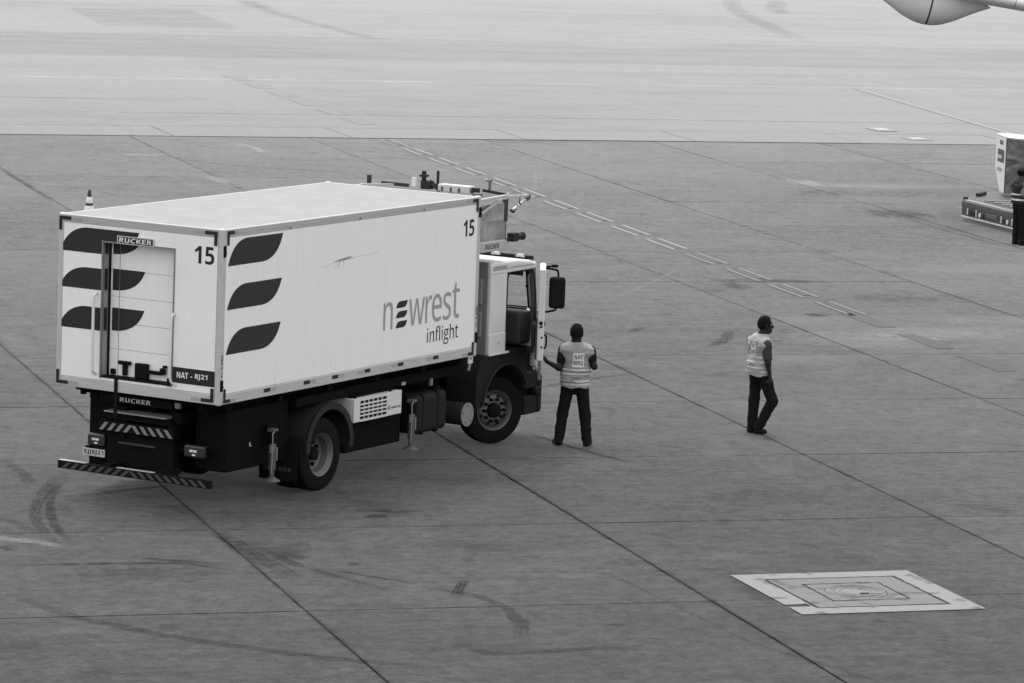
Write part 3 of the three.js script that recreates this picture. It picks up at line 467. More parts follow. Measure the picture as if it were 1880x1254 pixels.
  for (const [za, zb, yc] of [[-2.33, -2.04, 0.735], [-0.76, -0.44, 0.755]]) {
    const l = P('tail_lamp', rb(0.1, 0.17, zb - za, 0.03, 0.36, yc, (za + zb) / 2), M(0.02, 0.3, { clearcoat: 0.6 }), truck);
    P('lamp_lens', [bx(0.012, 0.03, 0.05, 0.305, yc + 0.01, (za + zb) / 2 - 0.03), bx(0.012, 0.03, 0.05, 0.305, yc + 0.01, (za + zb) / 2 + 0.03), bx(0.012, 0.022, 0.05, 0.305, yc - 0.04, (za + zb) / 2 + 0.01)], M(0.75, 0.1, { clearcoat: 1 }), l);
    P('lamp_bracket', bx(0.04, 0.06, 0.35, 0.4, yc, za < -1 ? -1.95 : -0.8), mChassis, l);
  }
  const pl = P('license_plate', rb(0.012, 0.1, 0.36, 0.004, 0.3, 0.565, -2.2), M(0.5, 0.5), truck);
  P('plate_bracket', [bx(0.03, 0.05, 0.5, 0.33, 0.62, -2.1), bx(0.02, 0.1, 0.36, 0.318, 0.57, -2.2)], mChassis, pl);
  P('plate_lettering', text('EJJ8J21', -2.355, -2.04, 0.53, 0.602).rotateY(-PI / 2).translate(0.2925, 0, 0), mInk, pl);
  P('work_lamp', [rb(0.07, 0.09, 0.09, 0.02, 0.3, 1.34, -0.85)], M(0.25, 0.3, { metalness: 0.4 }), truck);
  P('hose_connector', [bx(0.1, 0.05, 0.08, 0.2, YB - 0.03, -2.37), bx(0.06, 0.07, 0.06, 0.2, YB - 0.08, -2.32)], mBlack, truck);
}
function makeWheel(x, z, side, steer, front) {   // side +1: outer face towards +z
  const p = [[0.285, -0.12], [0.3, -0.135], [0.37, -0.142], [0.45, -0.137], [0.488, -0.118], [0.498, -0.095], [0.5, -0.06], [0.488, -0.055], [0.488, -0.045], [0.5, -0.04], [0.5, -0.008], [0.488, -0.005], [0.488, 0.005], [0.5, 0.008], [0.5, 0.04], [0.488, 0.045], [0.488, 0.055], [0.5, 0.06], [0.498, 0.095], [0.488, 0.118], [0.45, 0.137], [0.37, 0.142], [0.3, 0.135], [0.285, 0.12]].map((a) => new THREE.Vector2(...a));
  const lathe = (pts, n = 48) => toCreasedNormals(new THREE.LatheGeometry(pts, n).rotateX(PI / 2), 0.6);
  const tyres = [lathe(p)]; if (!front) tyres.push(lathe(p).translate(0, 0, -0.32));
  const w = P('wheel', tyres, mRubber, truck); w.position.set(x, 0.5, z); w.rotation.y = (side < 0 ? PI : 0) + steer;
  const R = (a) => a.map((q) => new THREE.Vector2(...q));
  if (front) {
    P('rim', lathe(R([[0.0, 0.1], [0.1, 0.105], [0.17, 0.1], [0.215, 0.085], [0.24, 0.05], [0.25, 0.045], [0.262, 0.09], [0.285, 0.128], [0.295, 0.136], [0.302, 0.13], [0.28, 0.0], [0.0, 0.0]])), mWheel, w);
    P('hub', lathe(R([[0.0, 0.175], [0.08, 0.172], [0.105, 0.155], [0.115, 0.106], [0.1, 0.1], [0, 0.1]])), mBlack, w);
    for (let k = 0; k < 10; k++) { const a = k / 10 * 2 * PI; P('lug_nut', cy(0.022, 0.024, 0.06, 0.165 * Math.cos(a), 0.165 * Math.sin(a), 0.125, 'z', 8), mBlack, w); }
    for (let k = 0; k < 8; k++) { const a = (k + 0.5) / 8 * 2 * PI; P('vent_hole', cy(0.024, 0.024, 0.012, 0.213 * Math.cos(a), 0.213 * Math.sin(a), 0.09, 'z', 12), mBlack, w); }
  } else {
    P('rim', lathe(R([[0.0, -0.06], [0.12, -0.06], [0.2, -0.045], [0.222, -0.02], [0.235, -0.02], [0.245, 0.03], [0.25, 0.07], [0.262, 0.08], [0.272, 0.105], [0.29, 0.128], [0.298, 0.132], [0.302, 0.12], [0.285, -0.1], [0, -0.1]])), mWheel, w);
    P('hub', lathe(R([[0.0, 0.05], [0.07, 0.045], [0.085, 0.03], [0.1, -0.055], [0, -0.06]])), mBlack, w);
    for (let k = 0; k < 10; k++) { const a = k / 10 * 2 * PI; P('lug_nut', cy(0.018, 0.02, 0.05, 0.15 * Math.cos(a), 0.15 * Math.sin(a), -0.035, 'z', 8), mBlack, w); }
    for (let k = 0; k < 8; k++) { const a = (k + 0.5) / 8 * 2 * PI; P('vent_hole', cy(0.03, 0.03, 0.01, 0.19 * Math.cos(a), 0.19 * Math.sin(a), -0.048, 'z', 12), mBlack, w); }
  }
}
makeWheel(2.56, -0.2, 1, 0, false); makeWheel(2.56, -W + 0.2, -1, 0, false);
makeWheel(7.64, -0.455, 1, -0.47, true); makeWheel(7.64, -W + 0.455, -1, -0.4, true);
{ // rear mudguards, cooling unit, tank, jacks, air reservoir
  for (const s of [0, 1]) {
    const arc = new THREE.Shape(), c = 2.7, cyy = 0.62, ro = 0.575, ri = 0.545;
    arc.absarc(c, cyy, ro, -0.15, PI + 0.1, false); arc.absarc(c, cyy, ri, PI + 0.1, -0.15, true);
    const lip = new THREE.Shape(); lip.absarc(c, cyy, ro + 0.006, -0.15, PI + 0.1, false); lip.absarc(c, cyy, ro - 0.085, PI + 0.1, -0.15, true);
    const z = s ? -W + 0.68 : -0.03;
    const f = P('mudguard', new THREE.ExtrudeGeometry(arc, { depth: 0.62, bevelEnabled: false, curveSegments: 28 }).translate(0, 0, z - 0.65), M(0.025, 0.45, DULL), truck);
    P('guard_lip', new THREE.ExtrudeGeometry(lip, { depth: 0.012, bevelEnabled: false, curveSegments: 28 }).translate(0, 0, s ? -W + 0.016 : -0.028), M(0.03, 0.4, DULL), f);
    P('mud_flap', span(1.93, 1.945, 0.2, 0.72, z - 0.62, z - 0.02), mRubber, f);
    if (!s) P('flap_lettering', text('RUCKER', -0.56, -0.12, 0.33, 0.39).rotateY(-PI / 2).translate(1.925, 0, 0), M(0.08, 0.6, DULL), f);
  }
  const u = P('cooling_unit', [span(3.32, 4.545, 0.84, 1.172, -0.75, -0.075, 0.02), span(3.32, 3.485, 0.842, 1.17, -0.074, -0.05, 0.008), span(4.17, 4.545, 0.842, 1.17, -0.074, -0.05, 0.008), span(3.486, 4.169, 1.13, 1.17, -0.074, -0.051), span(3.486, 4.169, 0.842, 0.872, -0.074, -0.051)], M(0.62, 0.5, { map: grimeTex }), truck);
  P('grille_back', span(3.486, 4.169, 0.872, 1.13, -0.0745, -0.071), mBlack, u);
  const mSlat = M(0.6, 0.5);
  for (let k = 1; k < 5; k++) P('slat', rb(0.683, 0.02, 0.03, 0.004, 3.8275, 0.872 + k * 0.0516, -0.055), mSlat, u);
  for (let k = 1; k < 6; k++) P('grille_bar', span(3.486 + k * 0.1138 - 0.007, 3.486 + k * 0.1138 + 0.007, 0.872, 1.13, -0.07, -0.056), mSlat, u);
  P('unit_top', [span(3.36, 4.5, 1.173, 1.2, -0.7, -0.12, 0.01), cy(0.02, 0.02, 0.03, 3.4, 1.19, -0.09), cy(0.02, 0.02, 0.03, 4.3, 1.19, -0.09)], mChassis, u);
  P('unit_lettering', [text('THERMO KING', 4.265, 4.52, 0.935, 0.965), text('K', 4.2, 4.245, 0.925, 0.985)], mInk, u).position.z = -0.048;
  P('lower_tray', [span(3.3, 4.75, 0.4, 0.82, -0.75, -0.18, 0.03)], mChassis, u);
  P('reflector_tab', bx(0.1, 0.045, 0.01, 4.66, 1.24, -0.1), M(0.3, 0.4), u);
  const tank = P('fuel_tank', rb(0.86, 0.58, 0.62, 0.09, 5.55, 0.73, -0.47), M(0.02, 0.45, DULL), truck);
  for (const x of [5.3, 5.7]) P('tank_strap', rb(0.07, 0.6, 0.64, 0.095, x, 0.73, -0.47), M(0.014, 0.6, DULL), tank);
  P('filler_cap', cy(0.06, 0.06, 0.06, 5.85, 1.04, -0.3), mBlack, tank);
  const air = P('air_reservoir', cy(0.165, 0.165, 0.75, 6.5, 0.585, -0.53, 'z', 32), M(0.03, 0.45, DULL), truck);
  P('reservoir_cap', [cy(0.172, 0.172, 0.012, 6.5, 0.585, -0.15, 'z', 32)], M(0.27, 0.5, { metalness: 0.2, map: tiled(softTex, 1) }), air);
  for (let k = 0; k < 5; k++) P('cap_bolt', cy(0.01, 0.01, 0.01, 6.5 + 0.13 * Math.cos(k * 1.257 + 0.4), 0.585 + 0.13 * Math.sin(k * 1.257 + 0.4), -0.143, 'z', 8), mBlack, air);
  for (const [x, z, far] of [[1.42, -0.1, 0], [4.9, -0.1, 0], [1.42, -W + 0.1, 1], [4.9, -W + 0.1, 1]]) {
    const s = far ? -1 : 1;
    const jk = P('stabilizer_jack', [cy(0.05, 0.05, 0.36, x, 0.62, z), cy(0.032, 0.032, 0.36, x, 0.44, z)], M(0.09, 0.45, { metalness: 0.3 }), truck);
    P('jack_foot', [cy(0.1, 0.115, 0.02, x, 0.295, z), cy(0.045, 0.09, 0.03, x, 0.32, z)], M(0.08, 0.5), jk);
    P('jack_head', [cy(0.06, 0.06, 0.13, x, 0.86, z), bx(0.1, 0.05, 0.1, x, 0.935, z), bx(0.1, 0.25, 0.6, x, 0.9, z - s * 0.35)], mChassis, jk);
    P('jack_cap', bx(0.11, 0.04, 0.1, x, 0.97, z), M(0.1, 0.5), jk);
    P('jack_sticker', [span(x - 0.14, x - 0.02, 0.68, 0.79, z + s * 0.05, z + s * 0.058), ], M(0.22, 0.5, { map: tiled(grainTex, 3) }), jk);
    P('pressure_pipe', [tube([[x - 0.03, 0.95, z + s * 0.045], [x - 0.08, 0.93, z + s * 0.05], [x - 0.085, 0.8, z + s * 0.06], [x - 0.085, 0.4, z + s * 0.05]], 0.009, 30), span(x + 0.02, x + 0.04, 0.56, 0.74, z + s * 0.048, z + s * 0.056)], M(0.22, 0.4), jk);
  }
  const flap = P('side_reflector', span(6.26, 6.385, 1.36, 1.49, -0.03, -0.018), M(0.6, 0.4), truck);
  P('reflector_print', [bx(0.07, 0.012, 0.002, 6.33, 1.43, -0.016), bx(0.012, 0.03, 0.002, 6.31, 1.43, -0.016), bx(0.012, 0.03, 0.002, 6.345, 1.43, -0.016)], mInk, flap);
  P('reflector_arm', bar([6.33, 1.37, -0.03], [6.29, 1.26, -0.03], 0.02, 0.05), M(0.2, 0.5), flap);
  P('marker_bracket', [bx(0.012, 0.05, 0.01, 0.97, 0.83, -0.16), bx(0.04, 0.012, 0.01, 0.985, 0.805, -0.16)], M(0.5, 0.4), truck);
  P('pipe_stub', cy(0.03, 0.03, 0.1, 5.55, 1.16, -0.2), M(0.18, 0.5), truck);
}
{ // cab
  const ZN = -0.2, ZF = -W + 0.2, X0 = 7.12, mCab = M(0.66, 0.35, { clearcoat: 0.3, clearcoatRoughness: 0.3, map: grimeTex }), mTrim = M(0.018, 0.55, DULL), mLining = M(0.05, 0.9);
  const cab = P('cab', [rb(0.05, 1.42, ZN - ZF - 0.1, 0.02, X0 + 0.03, 2.01, (ZN + ZF) / 2)], M(0.2, 0.6, { map: grimeTex }), truck);
  for (const z of [-0.42, -0.72, -1.02, -1.32]) for (const [ya, yb] of [[1.62, 2.0], [2.1, 2.48]]) P('pressed_rib', rb(0.04, yb - ya, 0.17, 0.06, X0 + 0.004, (ya + yb) / 2, z), M(0.24, 0.5), cab);
  // rear pillar of the seen side: upper part, a crease, lower part a little proud
  P('rear_pillar', [rb(0.47, 1.06, 0.08, 0.03, X0 + 0.245, 2.16, ZN - 0.04), rb(0.47, 0.32, 0.085, 0.03, X0 + 0.245, 1.53, ZN - 0.036)], mCab, cab);
  P('warning_label', bx(0.12, 0.09, 0.003, X0 + 0.26, 1.52, ZN + 0.009), M(0.62, 0.5), cab);
  P('warning_label', bx(0.08, 0.012, 0.002, X0 + 0.26, 1.535, ZN + 0.0125), M(0.2, 0.5), cab);
  P('sill', rb(0.55, 0.03, 0.1, 0.01, X0 + 0.29, 1.372, ZN - 0.03), mCab, cab);
  const roofS = new THREE.Shape([[0.0, -0.08], [0.0, 0.05], [0.03, 0.08], [0.1, 0.093], [0.8, 0.08], [1.15, 0.045], [1.28, 0.0], [1.31, -0.05], [1.25, -0.08]].map((p) => new THREE.Vector2(...p)));
  P('cab_roof', new THREE.ExtrudeGeometry(roofS, { depth: ZN - ZF - 0.1, bevelEnabled: true, bevelSize: 0.045, bevelThickness: 0.05, bevelSegments: 4, bevelOffset: -0.045 }).translate(X0 + 0.01, 2.63, ZF + 0.05), M(0.56, 0.45, { map: grimeTex }), cab);
  P('roof_joint', bx(0.36, 0.005, 0.004, X0 + 0.2, 2.555, ZN + 0.001), M(0.2, 0.6), cab);
  P('sun_visor', [rb(0.09, 0.06, ZN - ZF - 0.12, 0.02, X0 + 1.28, 2.69, (ZN + ZF) / 2), ], mTrim, cab);
  for (const z of [-0.44, -0.86, -1.3]) P('marker_lamp', [bx(0.06, 0.03, 0.1, X0 + 1.23, 2.722, z), bx(0.03, 0.02, 0.14, X0 + 1.22, 2.705, z)], M(0.6, 0.3), cab);
  P('door_header', [rb(0.85, 0.1, 0.07, 0.02, X0 + 0.88, 2.59, ZN - 0.035)], mCab, cab);
  P('door_seal', [tube([[X0 + 0.49, 1.42, ZN - 0.01], [X0 + 0.49, 2.44, ZN - 0.01], [X0 + 0.53, 2.52, ZN - 0.01], [X0 + 0.6, 2.54, ZN - 0.01], [X0 + 1.18, 2.53, ZN - 0.01], [X0 + 1.24, 2.48, ZN - 0.01], [X0 + 1.3, 2.2, ZN - 0.01], [X0 + 1.36, 1.42, ZN - 0.01]], 0.012, 80)], mTrim, cab);
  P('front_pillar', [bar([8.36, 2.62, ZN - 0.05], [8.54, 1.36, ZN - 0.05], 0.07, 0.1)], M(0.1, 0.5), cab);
  P('front_pillar', [bar([8.36, 2.62, ZF + 0.05], [8.54, 1.36, ZF + 0.05], 0.07, 0.1)], mCab, cab);
  P('pillar_trim', [bar([8.33, 2.56, ZN - 0.1], [8.45, 1.95, ZN - 0.1], 0.05, 0.06)], mTrim, cab);
  P('grab_bar', tube([[8.34, 2.45, ZN - 0.06], [8.31, 2.42, ZN - 0.07], [8.4, 1.98, ZN - 0.07], [8.44, 1.95, ZN - 0.06]], 0.014, 30), M(0.25, 0.5), cab);
  P('far_side', [span(X0 + 0.02, 8.5, 1.37, 1.95, ZF, ZF + 0.05, 0.02), span(X0 + 0.02, 7.65, 1.95, 2.6, ZF, ZF + 0.05, 0.02)], mCab, cab);
  P('side_window', span(7.66, 8.36, 1.955, 2.56, ZF + 0.02, ZF + 0.026), mGlass, cab);
  P('front_panel', [span(8.5, 8.62, 1.05, 1.9, ZF, ZN, 0.05)], mCab, cab);
  P('windshield', new THREE.PlaneGeometry(ZN - ZF - 0.16, 0.68).rotateY(PI / 2).rotateZ(0.19).translate(8.5, 2.2, (ZN + ZF) / 2), mGlass, cab);
  P('wiper', [bar([8.53, 1.935, -0.4], [8.53, 1.925, -0.95], 0.02, 0.02)], mTrim, cab);
  P('cab_floor', span(X0 + 0.06, 8.5, 1.28, 1.36, ZF + 0.05, ZN - 0.03), mLining, cab);
  P('dashboard', [rb(0.36, 0.5, ZN - ZF - 0.2, 0.06, 8.33, 1.66, (ZN + ZF) / 2), rb(0.05, 0.025, ZN - ZF - 0.3, 0.01, 8.42, 1.925, (ZN + ZF) / 2)], mLining, cab);
  P('dash_strip', bx(0.02, 0.02, 0.75, 8.3, 1.905, -0.62), M(0.3, 0.4), cab);
  P('seat', [rb(0.5, 0.2, 0.85, 0.05, 7.5, 1.6, -0.75), rb(0.14, 0.62, 0.85, 0.05, 7.28, 1.95, -0.75)], mLining, cab);
  P('seat', [rb(0.5, 0.2, 0.5, 0.05, 7.5, 1.62, -1.85), rb(0.14, 0.75, 0.5, 0.05, 7.28, 2.0, -1.85)], mLining, cab);
  P('steering_wheel', new THREE.TorusGeometry(0.23, 0.02, 8, 28).rotateY(PI / 2).rotateZ(-0.9).translate(8.05, 1.98, -1.85), mTrim, cab);
  P('cab_lining', [span(X0 + 0.06, X0 + 0.09, 1.36, 2.56, ZF + 0.06, ZN - 0.1), span(X0 + 0.1, X0 + 0.45, 1.4, 2.5, ZN - 0.1, ZN - 0.085), span(X0 + 0.1, 8.3, 2.53, 2.545, ZF + 0.06, ZN - 0.085), span(X0 + 0.1, 8.3, 1.37, 1.93, ZF + 0.055, ZF + 0.07)], mLining, cab);
  P('sun_shade', rb(0.02, 0.1, 0.5, 0.008, 8.33, 2.47, -0.62), mLining, cab);
  P('cab_camera', new THREE.SphereGeometry(0.035, 12, 10).translate(8.38, 2.27, -0.315), mTrim, cab);
  // lower cab: wheel arch, steps, bumper
  const arch = new THREE.Shape(); arch.moveTo(6.86, 0.62); arch.lineTo(6.86, 1.0); arch.quadraticCurveTo(6.88, 1.2, 7.05, 1.36); arch.lineTo(8.24, 1.36); arch.lineTo(8.24, 0.78); arch.absarc(7.64, 0.56, 0.62, 0.36, PI - 0.1, false); arch.lineTo(6.86, 0.62);
  const ar = P('wheel_arch', new THREE.ExtrudeGeometry(arch, { depth: 0.5, bevelEnabled: true, bevelSize: 0.012, bevelThickness: 0.012, bevelSegments: 2, curveSegments: 20 }).translate(0, 0, ZN - 0.53), M(0.02, 0.5, DULL), truck);
  P('arch_lip', [(() => { const s = new THREE.Shape(); s.absarc(7.64, 0.56, 0.66, 0.4, PI - 0.15, false); s.absarc(7.64, 0.56, 0.63, PI - 0.15, 0.4, true); return new THREE.ExtrudeGeometry(s, { depth: 0.03, bevelEnabled: false, curveSegments: 24 }).translate(0, 0, ZN - 0.005); })()], M(0.03, 0.4, DULL), ar);
  P('wheel_arch', new THREE.ExtrudeGeometry(arch, { depth: 0.5, bevelEnabled: false, curveSegments: 20 }).translate(0, 0, ZF), M(0.02, 0.5, DULL), truck);
  const st = P('cab_step', [span(8.24, 8.62, 0.36, 0.62, ZN - 0.5, ZN - 0.02, 0.03), span(8.26, 8.62, 0.62, 0.74, ZN - 0.5, ZN - 0.16), span(8.24, 8.62, 0.74, 1.0, ZN - 0.5, ZN - 0.02, 0.03), span(8.3, 8.6, 1.0, 1.36, ZN - 0.5, ZN - 0.1)], M(0.018, 0.5, DULL), truck);
  P('step_tread', [span(8.28, 8.6, 1.001, 1.012, ZN - 0.2, ZN - 0.03), span(8.28, 8.6, 0.621, 0.63, ZN - 0.15, ZN - 0.04)], M(0.05, 0.5, DULL), st);
  P('corner_light', rb(0.04, 0.06, 0.05, 0.015, 8.56, 1.04, ZN - 0.02), M(0.6, 0.3), st);
  P('front_bumper', [span(8.6, 8.74, 0.36, 0.95, ZF - 0.02, ZN, 0.05)], M(0.02, 0.5, DULL), truck);
  P('bumper_corner', [span(8.5, 8.68, 0.66, 0.76, ZN - 0.06, ZN + 0.02, 0.02)], M(0.018, 0.4, DULL), truck);
  // open door, hinged at the front pillar
  const hinge = V(8.5, 0, ZN + 0.01), th = 0.52;
  const door = P('cab_door', [rb(0.86, 0.68, 0.1, 0.03, -0.43, 1.6, 0.05), rb(0.055, 0.76, 0.1, 0.02, -0.835, 2.24, 0.05, 0, 0, 0.0), bar([-0.02, 1.9, 0.05], [-0.14, 2.6, 0.05], 0.08, 0.06), rb(0.68, 0.07, 0.09, 0.02, -0.49, 2.6, 0.05)], mCab, truck);
  door.position.copy(hinge); door.rotation.y = th;
  P('door_glass', bx(0.68, 0.62, 0.006, -0.46, 2.26, 0.05), mGlass, door);
  P('door_trim', [rb(0.8, 0.62, 0.03, 0.012, -0.42, 1.6, -0.012), rb(0.3, 0.06, 0.08, 0.02, -0.4, 1.75, -0.03)], mLining, door);
  P('door_skirt', rb(0.5, 0.28, 0.05, 0.02, -0.6, 1.12, 0.05), M(0.12, 0.5), door);
  P('door_latch', [bx(0.006, 0.05, 0.05, -0.863, 1.83, 0.05), bx(0.006, 0.03, 0.03, -0.863, 1.78, 0.06), bx(0.006, 0.02, 0.02, -0.863, 1.765, 0.035), cy(0.016, 0.016, 0.008, -0.863, 1.62, 0.07, 'x', 12), cy(0.016, 0.016, 0.008, -0.863, 1.48, 0.07, 'x', 12)], mBlack, door);
  P('door_handle', tube([[-0.8, 1.66, 0.1], [-0.8, 1.645, 0.13], [-0.8, 1.56, 0.138], [-0.8, 1.47, 0.13], [-0.8, 1.45, 0.1]], 0.014, 24), mBlack, door);
  P('door_hinge', [cy(0.02, 0.02, 0.1, 0.0, 1.45, 0.05), cy(0.02, 0.02, 0.1, 0.0, 1.8, 0.05)], mBlack, door);
  P('door_marker', rb(0.03, 0.07, 0.02, 0.006, -0.8, 1.82, 0.105), mBlack, door);
  // mirror on its arms
  const mir = P('side_mirror', [rb(0.24, 0.47, 0.12, 0.05, 0, 0, 0)], M(0.012, 0.5, DULL), truck); mir.position.set(8.5, 2.2, 0.12); mir.rotation.y = -1.0;
  const q = new THREE.Matrix4().makeRotationY(1.0).multiply(new THREE.Matrix4().makeTranslation(-8.5, -2.2, -0.12));
  P('mirror_arm', [tube([[8.4, 2.56, -0.1], [8.47, 2.55, 0.0], [8.53, 2.525, 0.1], [8.53, 2.42, 0.12]], 0.016, 30), tube([[8.45, 1.9, -0.08], [8.46, 1.91, 0.0], [8.5, 1.94, 0.1], [8.5, 2.0, 0.12]], 0.016, 30), bar([8.4, 2.57, -0.1], [8.5, 2.59, 0.06], 0.03, 0.02), bx(0.07, 0.04, 0.07, 8.5, 2.59, 0.07)].map((g) => plain(g).applyMatrix4(q)), mBlack, mir);
}
{ // lift platform in front of the box, over the cab
  const X1 = 7.56, Z0 = -0.2, Zf = -W + 0.2;
  const pf = P('loading_platform', [span(6.5, X1, 2.96, 3.03, Zf + 0.03, Z0 - 0.03), span(6.46, 6.56, 2.86, 3.1, Zf, Z0)], mAlumDark, truck);
  for (const z of [Z0, Zf]) P('platform_beam', rb(1.12, 0.145, 0.05, 0.008, 7.02, 2.962, z - 0.02 * Math.sign(z + W / 2)), M(0.42, 0.5, { metalness: 0.2 }), pf);
  P('maker_lettering', text('RUCKER', 6.92, 7.3, 2.93, 3.0, { slant: 0.12 }).translate(0, 0, Z0 + 0.0065), mInk, pf);
  const mGuard = M(1, 0.35, { metalness: 0.55, map: tiled(grainTex, 0.35, 0.3) }); mGuard.color = grey(0.75);
  for (const z of [Z0 - 0.02, Zf + 0.02]) P('guard_sheet', planarUV(span(6.5, 7.5, 3.04, 3.58, z - 0.006, z + 0.006), (x, y) => [x, y]), mGuard, pf);
  P('guard_post', [span(7.45, 7.55, 3.3, 3.62, Z0 - 0.05, Z0 - 0.01), span(7.51, 7.55, 3.03, 3.6, Z0 - 0.06, Z0 - 0.03)], M(0.06, 0.5, DULL), pf);
  P('post_edge', span(7.552, 7.575, 3.42, 3.72, Z0 - 0.04, Z0 - 0.01), M(0.5, 0.4), pf);
  const rail = M(0.48, 0.4, { metalness: 0.3 });
  P('guard_rail', [bar([6.48, 3.64, Z0], [7.45, 3.67, Z0], 0.05, 0.05), bar([7.4, 3.665, Z0], [8.12, 3.635, Z0], 0.045, 0.035), bar([8.1, 3.61, Z0], [7.68, 3.46, Z0], 0.03, 0.03)], rail, pf);
  P('rail_bracket', [bar([8.13, 3.64, Z0], [8.05, 3.58, Z0], 0.05, 0.05), bar([6.62, 3.44, Z0 + 0.015], [7.3, 3.63, Z0 + 0.015], 0.035, 0.03), bx(0.14, 0.08, 0.05, 6.62, 3.47, Z0 + 0.015)], M(0.08, 0.5, DULL), pf);
  P('rail_brace', bar([6.66, 3.45, Z0 + 0.035], [7.3, 3.645, Z0 + 0.035], 0.02, 0.03), rail, pf);
  P('safety_chain', [tube([[7.6, 3.46, Z0], [7.68, 3.42, Z0], [7.76, 3.47, Z0], [7.8, 3.52, Z0]], 0.014, 20), tube([[7.86, 3.62, Z0], [7.86, 3.54, Z0]], 0.008, 6), new THREE.SphereGeometry(0.022, 8, 6).translate(7.86, 3.53, Z0)], mBlack, pf);
  P('rail_hoop', tube([[7.72, 3.66, Z0], [7.72, 3.75, Z0], [7.88, 3.75, Z0], [7.88, 3.66, Z0]], 0.007, 24), M(0.3, 0.5), pf);
  P('flood_lamp', [rb(0.16, 0.13, 0.12, 0.02, 7.7, 3.06, Z0), cy(0.05, 0.05, 0.2, 7.85, 3.055, Z0, 'x', 16), cy(0.062, 0.055, 0.05, 7.95, 3.055, Z0, 'x', 16), bx(0.1, 0.04, 0.05, 7.58, 3.03, Z0)], M(0.03, 0.45, DULL), pf);
  // far rail and the folded bridge plate seen over the roof
  P('guard_rail', [bar([6.5, 3.66, Zf], [7.1, 3.68, Zf], 0.04, 0.04), bar([7.1, 3.685, Zf], [7.55, 3.685, Zf + 0.3], 0.03, 0.03)], rail, pf);
  P('rail_bracket', [bar([7.45, 3.7, Zf + 0.1], [7.6, 3.68, -1.95], 0.04, 0.05), bx(0.05, 0.12, 0.05, 7.35, 3.75, Zf - 0.05)], M(0.05, 0.5, DULL), pf);
  P('end_plate', bx(0.03, 0.13, 0.07, 7.6, 3.74, -1.86), M(0.75, 0.4), pf);
  P('bridge_plate', [span(7.45, 7.62, 3.66, 3.76, -1.36, -0.82, 0.012)], M(0.5, 0.45), pf);
  P('bridge_hinge', [bx(0.12, 0.12, 0.16, 7.55, 3.72, -1.6), bx(0.05, 0.2, 0.05, 7.55, 3.82, -1.66), bx(0.12, 0.03, 0.1, 7.55, 3.85, -1.66), bar([7.55, 3.77, -1.56], [7.55, 3.66, -1.38], 0.05, 0.06)], M(0.03, 0.5, DULL), pf);
  P('hinge_pin', bx(0.03, 0.24, 0.03, 7.55, 3.82, -1.42), M(0.03, 0.5, DULL), pf);
  P('hinge_block', bx(0.08, 0.09, 0.1, 7.5, 3.7, -0.74), M(0.03, 0.5, DULL), pf);
  P('hinge_bar', bar([7.5, 3.72, -0.62], [7.6, 3.68, -0.3], 0.04, 0.04), M(0.03, 0.5, DULL), pf);
  for (const z of [-1.28, -1.13, -0.99]) P('plate_bolt', bx(0.02, 0.07, 0.02, 7.44, 3.69, z), M(0.08, 0.5, DULL), pf);
  P('rail_post', [bx(0.03, 0.16, 0.03, 7.58, 3.78, -0.55), bx(0.08, 0.03, 0.06, 7.58, 3.86, -0.56), bx(0.1, 0.05, 0.12, 6.52, 3.76, -0.12)], M(0.12, 0.5), pf);
  P('platform_bracket', [bar([6.5, 2.6, -0.5], [7.3, 2.95, -0.5], 0.06, 0.08), bar([6.5, 2.6, -2.1], [7.3, 2.95, -2.1], 0.06, 0.08)], mAlumDark, pf);
}

